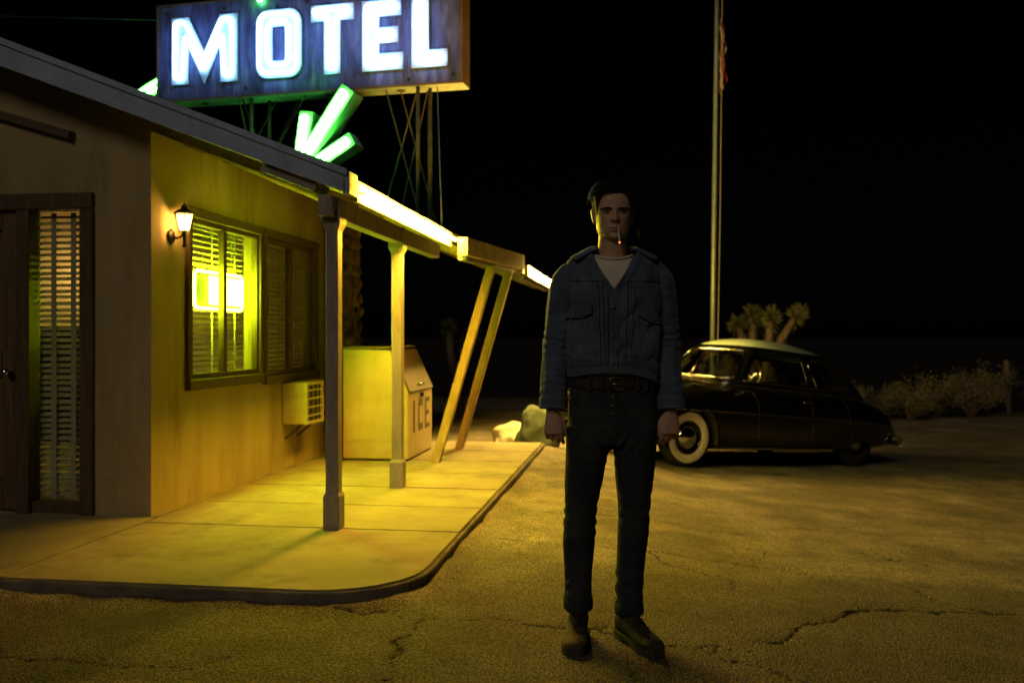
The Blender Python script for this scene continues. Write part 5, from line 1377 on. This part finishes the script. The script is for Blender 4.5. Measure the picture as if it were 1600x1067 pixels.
def pocket(x0_, x1_, zt_, zb, tilt, sgn):
    mb = MB(); rows = []
    for i in range(15):
        u = i/14; x_ = x0_+(x1_-x0_)*u; rows.append([jf(x_, zb+(zt_-zb)*v/18+tilt*(u-.5)*(v/18), .0025) for v in range(19)])
    mb.grid(rows); pk = mb.build('pocket', M['denim'], jacket, smooth=True); so = pk.modifiers.new('t', 'SOLIDIFY'); so.thickness = .002; so.offset = 1
    mb = MB(); rows = []
    for i in range(17):
        u = i/16; x_ = x0_-.004+(x1_-x0_+.008)*u; dip = .030+.010*(1-abs(u*2-1)) + .004*noise.noise(Vector((u*5,3,1)))
        rows.append([jf(x_, zt_+tilt*(u-.5)-dip*v/8, .007+.006*math.sin(math.pi*v/8*.55)+(.004*math.sin(u*7+sgn) if v > 4 else 0)) for v in range(9)])
    mb.grid(rows); fl_ = mb.build('pocket_flap', M['denim'], jacket, smooth=True); so = fl_.modifiers.new('t', 'SOLIDIFY'); so.thickness = .003; so.offset = 1
    mb = MB(); mb.tube([rows[i][8]+Vector((0,-.003,.003)) for i in range(17)], .001, 5); mb.build('stitch', M['seam'], jacket)
    stitch([(x0_+.002,zt_-.03),(x0_+.002,zb+.003),(x1_-.002,zb+.003),(x1_-.002,zt_-.03)], off=.0055)
pocket(-.168,-.088,1.392,1.19,.016,1); pocket(.090,.172,1.378,1.185,-.045,-1)
def button(x_, z, off=.010, r=.0075):
    p = jf(x_, z, off); mb = MB(); mb.lathe([(0,-.002),(r*.6,-.0025),(r,-.001),(r,.003)], 14, 'y', tuple(p)); mb.build('button', M['button'], jacket, smooth=True)
for x_, z in ((-.046,1.508),(-.006,1.396),(-.007,1.284),(-.007,1.148),(-.160,1.342),(.128,1.330)): button(x_, z)
# collar: stand behind the neck and two pointed leaves lying on the chest
def collar(sd):
    mb = MB(); rows = []; m_ = 34
    for i in range(m_):
        u = i/(m_-1); ang = math.pi-(math.pi*.74)*u          # back centre -> front
        cx_ = JX+sd*math.sin(ang)*(.080+.012*u); cy_ = .002+(-math.cos(ang))*(.078 if math.cos(ang) < 0 else .070)
        top = Vector((cx_*1.0, cy_-.0*u, 1.672-.030*u**1.5))
        fall = .055+.030*max(0, u-.45)/.55
        outd = Vector((sd*math.sin(ang), -math.cos(ang)*.9, 0)).normalized()
        if u > .7: outd = (outd+Vector((sd*.35*(u-.7)/.3,-.25*(u-.7)/.3,0))).normalized()
        r = []
        for v in range(11):
            q = v/10
            if q < .12: p = top+outd*(-.004+.030*q)+Vector((0,0,-.012+.10*q))
            else:
                t_ = (q-.12)/.88; spread = outd*(.006+fall*.78*t_) + (Vector((sd*.034*t_,-.004,0)) if u > .8 else Vector((sd*.034*t_*max(0,(u-.5)/.3),0,0)))
                p = top+spread+Vector((0,0,-(fall*.60)*t_**1.15))
                zz = min(1.647, max(1.5, p.z)); lim = jf(max(-.19, min(.2, p.x)), zz, .009)
                if p.y < 0 and u > .35: p.y = min(p.y, lim.y)
            r.append(p)
        rows.append(r)
    mb.grid(rows); o = mb.build('collar', M['denim'], jacket, smooth=True); so = o.modifiers.new('t', 'SOLIDIFY'); so.thickness = .004; so.offset = 0
    mb = MB(); mb.tube([r[9]+Vector((0,-.0035,.003)) for r in rows[6:]]+[rows[-1][v]+Vector((0,-.0035,.001)) for v in (8,6,4)], .001, 5); mb.build('stitch', M['seam'], jacket)
collar(-1); collar(1)

# ---- jeans: one continuous garment (hips and two legs)
JL = {-1: [(-.088,.004,.90,.098,.118),(-.092,.002,.84,.0935,.112),(-.103,.0,.76,.0855,.098),(-.113,-.002,.68,.0785,.088),(-.124,-.006,.58,.0695,.077),(-.130,-.008,.49,.0650,.071),(-.134,.0,.40,.0615,.069),(-.1355,.006,.31,.0590,.066),(-.1355,.008,.21,.0560,.063),(-.1355,.008,.138,.0545,.061)],
      1: [(.096,.004,.90,.096,.118),(.097,.002,.84,.0900,.112),(.0985,.0,.76,.0825,.098),(.098,-.002,.68,.0770,.088),(.095,-.006,.58,.0690,.077),(.0915,-.008,.49,.0640,.071),(.087,.0,.40,.0610,.069),(.083,.006,.31,.0590,.066),(.078,.008,.20,.0555,.063),(.075,.006,.122,.0540,.061)]}
jm = MB()
capped([ring(.008, .002, z, hw, hf, hb, 72, 2.5) for z, hw, hf, hb in ((.83,.176,.100,.120),(.86,.181,.108,.125),(.93,.184,.112,.130),(1.0,.182,.112,.126),(1.06,.177,.112,.116),(1.12,.175,.112,.112))], jm)
for sd in (-1, 1): capped(path_rings(dense(JL[sd], 60), 56, 2.2), jm)
jn = jm.build('jeans', M['jeans'], man, smooth=True)
md = jn.modifiers.new('r', 'REMESH'); md.mode = 'VOXEL'; md.voxel_size = .0055; md.use_smooth_shade = True
sm_ = jn.modifiers.new('s', 'SMOOTH'); sm_.factor = .5; sm_.iterations = 6
bpy.context.view_layer.update(); apply_mods(jn); jn.data.materials.clear(); jn.data.materials.append(M['jeans'])
JLC = {q: sorted([(r_[2], r_[0]) for r_ in JL[q]]) for q in JL}
me = jn.data; me.update()
nrms = [v.normal.copy() for v in me.vertices]; newco = []
for v, vn in zip(me.vertices, nrms):
    p = v.co.copy(); sd = -1 if p.x < .004 else 1; cxl = interp(JLC[sd], round(p.z, 3))[0]
    a = math.atan2(p.x-cxl, -p.y); z = p.z
    k = .0065*noise.noise(Vector((p.x*10+sd, p.y*8, z*6)))
    knee = gs(z-.50, .07); ank = gs(z-.23, .06); cr_ = gs(z-.83, .07); thigh = gs(z-.68, .10)
    wv = math.sin(z*110+3*math.sin(a*1.3+sd)+6*noise.noise(Vector((math.cos(a), math.sin(a)+sd*2, z*5))))
    m_ = max(0, .3+noise.noise(Vector((math.cos(a)*1.4, math.sin(a)*1.4+sd, z*8))))
    k += wv*m_*(.0085*knee+.0085*ank+.003*thigh)
    k += .006*cr_*math.sin((abs(p.x-.008)*1.6-z)*85+sd)*max(0, 1-abs(p.x-.008)/.17)*(p.y < 0)
    newco += list(p+vn*k)
me.vertices.foreach_set('co', newco); me.update()
def jeans_hit(x_, z, off=.0025, back=False):
    o_ = Vector((x_, -.5, z)); ok, loc, nrm, _ = jn.ray_cast(o_, Vector((0,1,0)))
    return (loc+nrm*off) if ok else Vector((x_, -.1, z))
bpy.context.view_layer.update()
def jstitch(pts, r=.001, m='jeans_seam', off=.001):
    P = []
    for (a, b) in zip(pts[:-1], pts[1:]):
        k = max(2, int(math.hypot(b[0]-a[0], b[1]-a[1])/.01))
        for i in range(k): P.append((a[0]+(b[0]-a[0])*i/k, a[1]+(b[1]-a[1])*i/k))
    P.append(pts[-1]); mb = MB(); mb.tube([jeans_hit(x_, z, off) for x_, z in P], r, 5); mb.build('stitch', M[m], jn)
jstitch([(.006,1.05),(.007,.95),(.010,.88)]); jstitch([(-.018,1.05),(-.018,.95),(-.008,.90),(.006,.885)]); jstitch([(.008,1.05),(.010,.875)], .002, 'seam_dark', -.0004)
for sgn in (-1, 1):
    jstitch([(.008+sgn*.082,1.055),(.008+sgn*.095,1.015),(.008+sgn*.125,.992),(.008+sgn*.165,.988)]); jstitch([(.008+sgn*.086,1.055),(.008+sgn*.099,1.02),(.008+sgn*.127,.998),(.008+sgn*.165,.994)])
for k, z in enumerate((1.03,.995,.96)):
    p = jeans_hit(-.004, z, .002); mb = MB(); mb.lathe([(0,-.002),(.006,-.0015),(.007,.002)], 12, 'y', tuple(p)); mb.build('fly_button', M['button'], jn, smooth=True)
for sd in (-1, 1):
    q = JL[sd][-1]; z0 = q[2]; mb = MB()
    rows = []
    for dz, e in ((.006,.001),(.026,.002),(.034,.0035),(.031,.006),(.010,.007),(-.006,.006),(-.009,.004),(-.006,.0)):
        r = []
        for k in range(48):
            a = 2*math.pi*k/48; wob = .0025*noise.noise(Vector((math.cos(a)*2, math.sin(a)*2, sd+dz*20)))
            r.append((q[0]+(q[3]+e+wob)*math.sin(a), q[1]-(q[4]+e+wob)*math.cos(a), z0+dz+wob*1.2+.004*math.sin(a*2+sd)))
        rows.append(r)
    mb.grid(rows, closed=True); cf = mb.build('turn_up', M['jeans'], jn, smooth=True)
    mb = MB(); mb.tube([(q[0]+(q[3]+.0075)*math.sin(a), q[1]-(q[4]+.0075)*math.cos(a), z0+.0405+.004*math.sin(a*2+sd)) for a in np.linspace(0, 2*math.pi, 40)[:-1]], .0013, 5, closed=True); mb.build('stitch', M['jeans_seam'], jn)
# belt
mb = MB(); rows = []
for dz, e in ((-.019,0),(-.019,.0045),(.019,.0045),(.019,0)):
    r = []; R0 = ring(.008, .002, 1.088, .1785+e, .1145+e, .115+e, 96, 2.5)
    for k in range(96):
        a = 2*math.pi*k/96; p = R0[k]; r.append(Vector((p.x, p.y, p.z+dz+.004*math.cos(a)*-1)))
    rows.append(r)
mb.grid(rows, closed=True); bt = mb.build('belt', M['belt'], man, smooth=False)
bx, by, bz = .008, .002-.1195, 1.084
mb = MB(); mb.tube(bend([(bx-.026,bz-.024),(bx+.026,bz-.024),(bx+.026,bz+.024),(bx-.026,bz+.024)], .008) and [(u, by-.004, v) for u, v in bend([(bx-.026,bz-.024),(bx+.026,bz-.024),(bx+.026,bz+.024),(bx-.026,bz+.024)], .008)], .0032, 8, closed=True)
mb.tube([(bx-.026,by-.005,bz),(bx+.02,by-.006,bz)], .0024, 6); mb.build('buckle', M['brass'], bt, smooth=True)
for sgn in (-.105,-.055,.085,.12):
    lp = MB(); y_ = -.115*max(0, 1-(abs(sgn)/.18)**2.5)**(1/2.5); lp.box(.008+sgn-.006,.008+sgn+.006,y_-.011,y_-.004,1.056,1.118); lp.build('belt_loop', M['jeans'], jn)

# ---- boots
def boot(sd, ax_, ay_, yaw):
    b = empty('boot', (ax_, ay_, 0), yaw, parent=man)     # local: toe towards -y
    sec = [  # y, half width, sole z, top z
        (.085,.022,.022,.085),(.078,.034,.022,.110),(.06,.039,.022,.145),(.03,.041,.022,.152),(0,.041,.024,.146),(-.03,.040,.024,.122),(-.06,.042,.022,.098),(-.09,.047,.021,.082),(-.125,.050,.021,.068),(-.16,.047,.021,.061),(-.185,.037,.021,.054),(-.200,.020,.022,.042)]
    rows = []
    for y_, hw, zb, ztp in dense([(0, s[0], 0, s[1], s[2], s[3]) for s in sec] and [(0., s[0], 0., s[1], s[2], s[3]) for s in sec], 46) and [(s_[1], s_[3], s_[4], s_[5]) for s_ in dense([(0., s[0], 0., s[1], s[2], s[3]) for s in sec], 46)]:
        r = []
        for k in range(32):
            a = 2*math.pi*k/32; c, s = math.cos(a), math.sin(a); zc = (zb+ztp)/2; hh = (ztp-zb)/2
            ex = 2.6 if c < 0 else 1.9
            xx = hw*math.copysign(abs(s)**(2/ex), s)
            if c > 0 and y_ > -.06: xx *= 1-.30*c**2
            n_ = noise.noise(Vector((xx*30, y_*26, sd*3)))*.0022*(c > -.3)
            cre = -.0025*max(0, c)*math.sin(y_*260)*gs(y_+.075, .03)
            r.append((xx*(1+n_*8), y_, zc+hh*math.copysign(abs(c)**(2/ex), c)+n_+cre))
        rows.append(r)
    mb = capped(rows); mb.build('upper', M['boot'], b, smooth=True)
    out = [(s[1]+.005, s[0]+(.005 if i == 0 else (-.006 if i == len(sec)-1 else 0))) for i, s in enumerate(sec)]
    pl = [(-w_, y_) for w_, y_ in out]+[(w_, y_) for w_, y_ in out[::-1]]
    mb = MB(); n = len(pl)
    for z0_, z1_, sel in ((.012,.030,pl),): mb.prism(sel, lambda u, v, q: (u, v, z0_+q), z1_-z0_)
    heel = [p for p in pl if p[1] > -.005]; mb.prism(heel, lambda u, v, q: (u*.98, v, -.001+q), .0125)
    fore = [p for p in pl if p[1] < -.05]; mb.prism(fore, lambda u, v, q: (u*.96, v*.99, -.001+q), .0125)
    mb.build('sole', M['sole'], b, bevel=.0015)
    mb = MB(); mb.tube([(u*.985, v*.99, .032) for u, v in pl], .0022, 6, closed=True); mb.build('welt', M['lace'], b, smooth=True)
    rows = []
    for y_, zz, w_ in ((-.088,.084,.012),(-.06,.100,.014),(-.03,.124,.015),(-.008,.150,.016),(.0,.175,.017)):
        rows.append([(w_*q/2, y_-.003*(2-abs(q)), zz+.004*(1-(q/2)**2)) for q in (-2,-1,0,1,2)])
    mb = MB(); mb.grid(rows); t_ = mb.build('tongue', M['boot'], b, smooth=True); so = t_.modifiers.new('t', 'SOLIDIFY'); so.thickness = .004
    mb = MB()
    for i, (y_, zz) in enumerate(((-.078,.098),(-.062,.108),(-.046,.119),(-.030,.133),(-.016,.148))):
        mb.tube([(-.020,y_-.002,zz-.006),(-.008,y_-.006,zz+.003),(.008,y_-.004,zz+.004),(.020,y_+.008,zz-.001)], .0019, 6); mb.tube([(.020,y_-.002,zz-.006),(.008,y_-.007,zz+.004),(-.008,y_-.005,zz+.005),(-.020,y_+.008,zz-.001)], .0019, 6)
    mb.build('lace', M['lace'], b, smooth=True)
    sh = MB(); sh.grid([[(.038*math.sin(a)*(1+.02*math.sin(z*300)), .026-.046*math.cos(a), z) for a in np.linspace(0, 2*math.pi, 33)[:-1]] for z in (.10,.125,.15,.175,.20)], closed=True); o = sh.build('shaft', M['boot'], b, smooth=True)
boot(-1, -.138, -.012, R(-9)); boot(1, .080, -.018, R(24))

# cigarette and its smoke
mp_ = head_pt(math.asin(.10), .187)
cg = empty('cigarette', (PXM+MS*(mp_.x+.004), PYM+MS*(mp_.y-.004), G(PXM, PYM)+MZ*mp_.z)); cg.scale = (MS,)*3; tag(cg, 'lit white cigarette hanging from the lips of the man', 'cigarette')
d_ = Vector((.015,-.42,-.90)).normalized()
mb = MB(); mb.tube([d_*-.012, d_*.018], .0042, 12); mb.build('filter', M['filter'], cg, smooth=True)
mb = MB(); mb.tube([d_*.0181, d_*.062], .0041, 12); mb.build('paper_tube', M['paper'], cg, smooth=True)
mb = MB(); mb.tube([d_*.0621, d_*.066, d_*.0685], [.0041,.0038,.0015], 10); mb.build('ember', M['ember'], cg, smooth=True)
sv = bpy.data.materials.new('smoke'); sv.use_nodes = True; t = sv.node_tree; t.nodes.clear()
pv = t.nodes.new('ShaderNodeVolumePrincipled'); pv.inputs['Color'].default_value = (.85,.86,.86,1); pv.inputs['Density'].default_value = 4
ou = t.nodes.new('ShaderNodeOutputMaterial'); t.links.new(pv.outputs[0], ou.inputs['Volume'])
mb = MB(); c0 = Vector((PXM+.088, PYM-.02, 1.70)); pts = []
for i in range(40):
    f = i/39; pts.append(c0+Vector((.020*math.sin(f*7)+.055*f, .02*math.cos(f*5), .005+.05*f+.014*math.sin(f*16))))
mb.tube(pts, [.0012+.0035*math.sin(math.pi*i/39)*(.6+.4*math.sin(i*1.3)) for i in range(40)], 8)
sk = mb.build('smoke', sv, smooth=True); tag(sk, 'thin curl of cigarette smoke beside the man', 'smoke', kind='stuff')
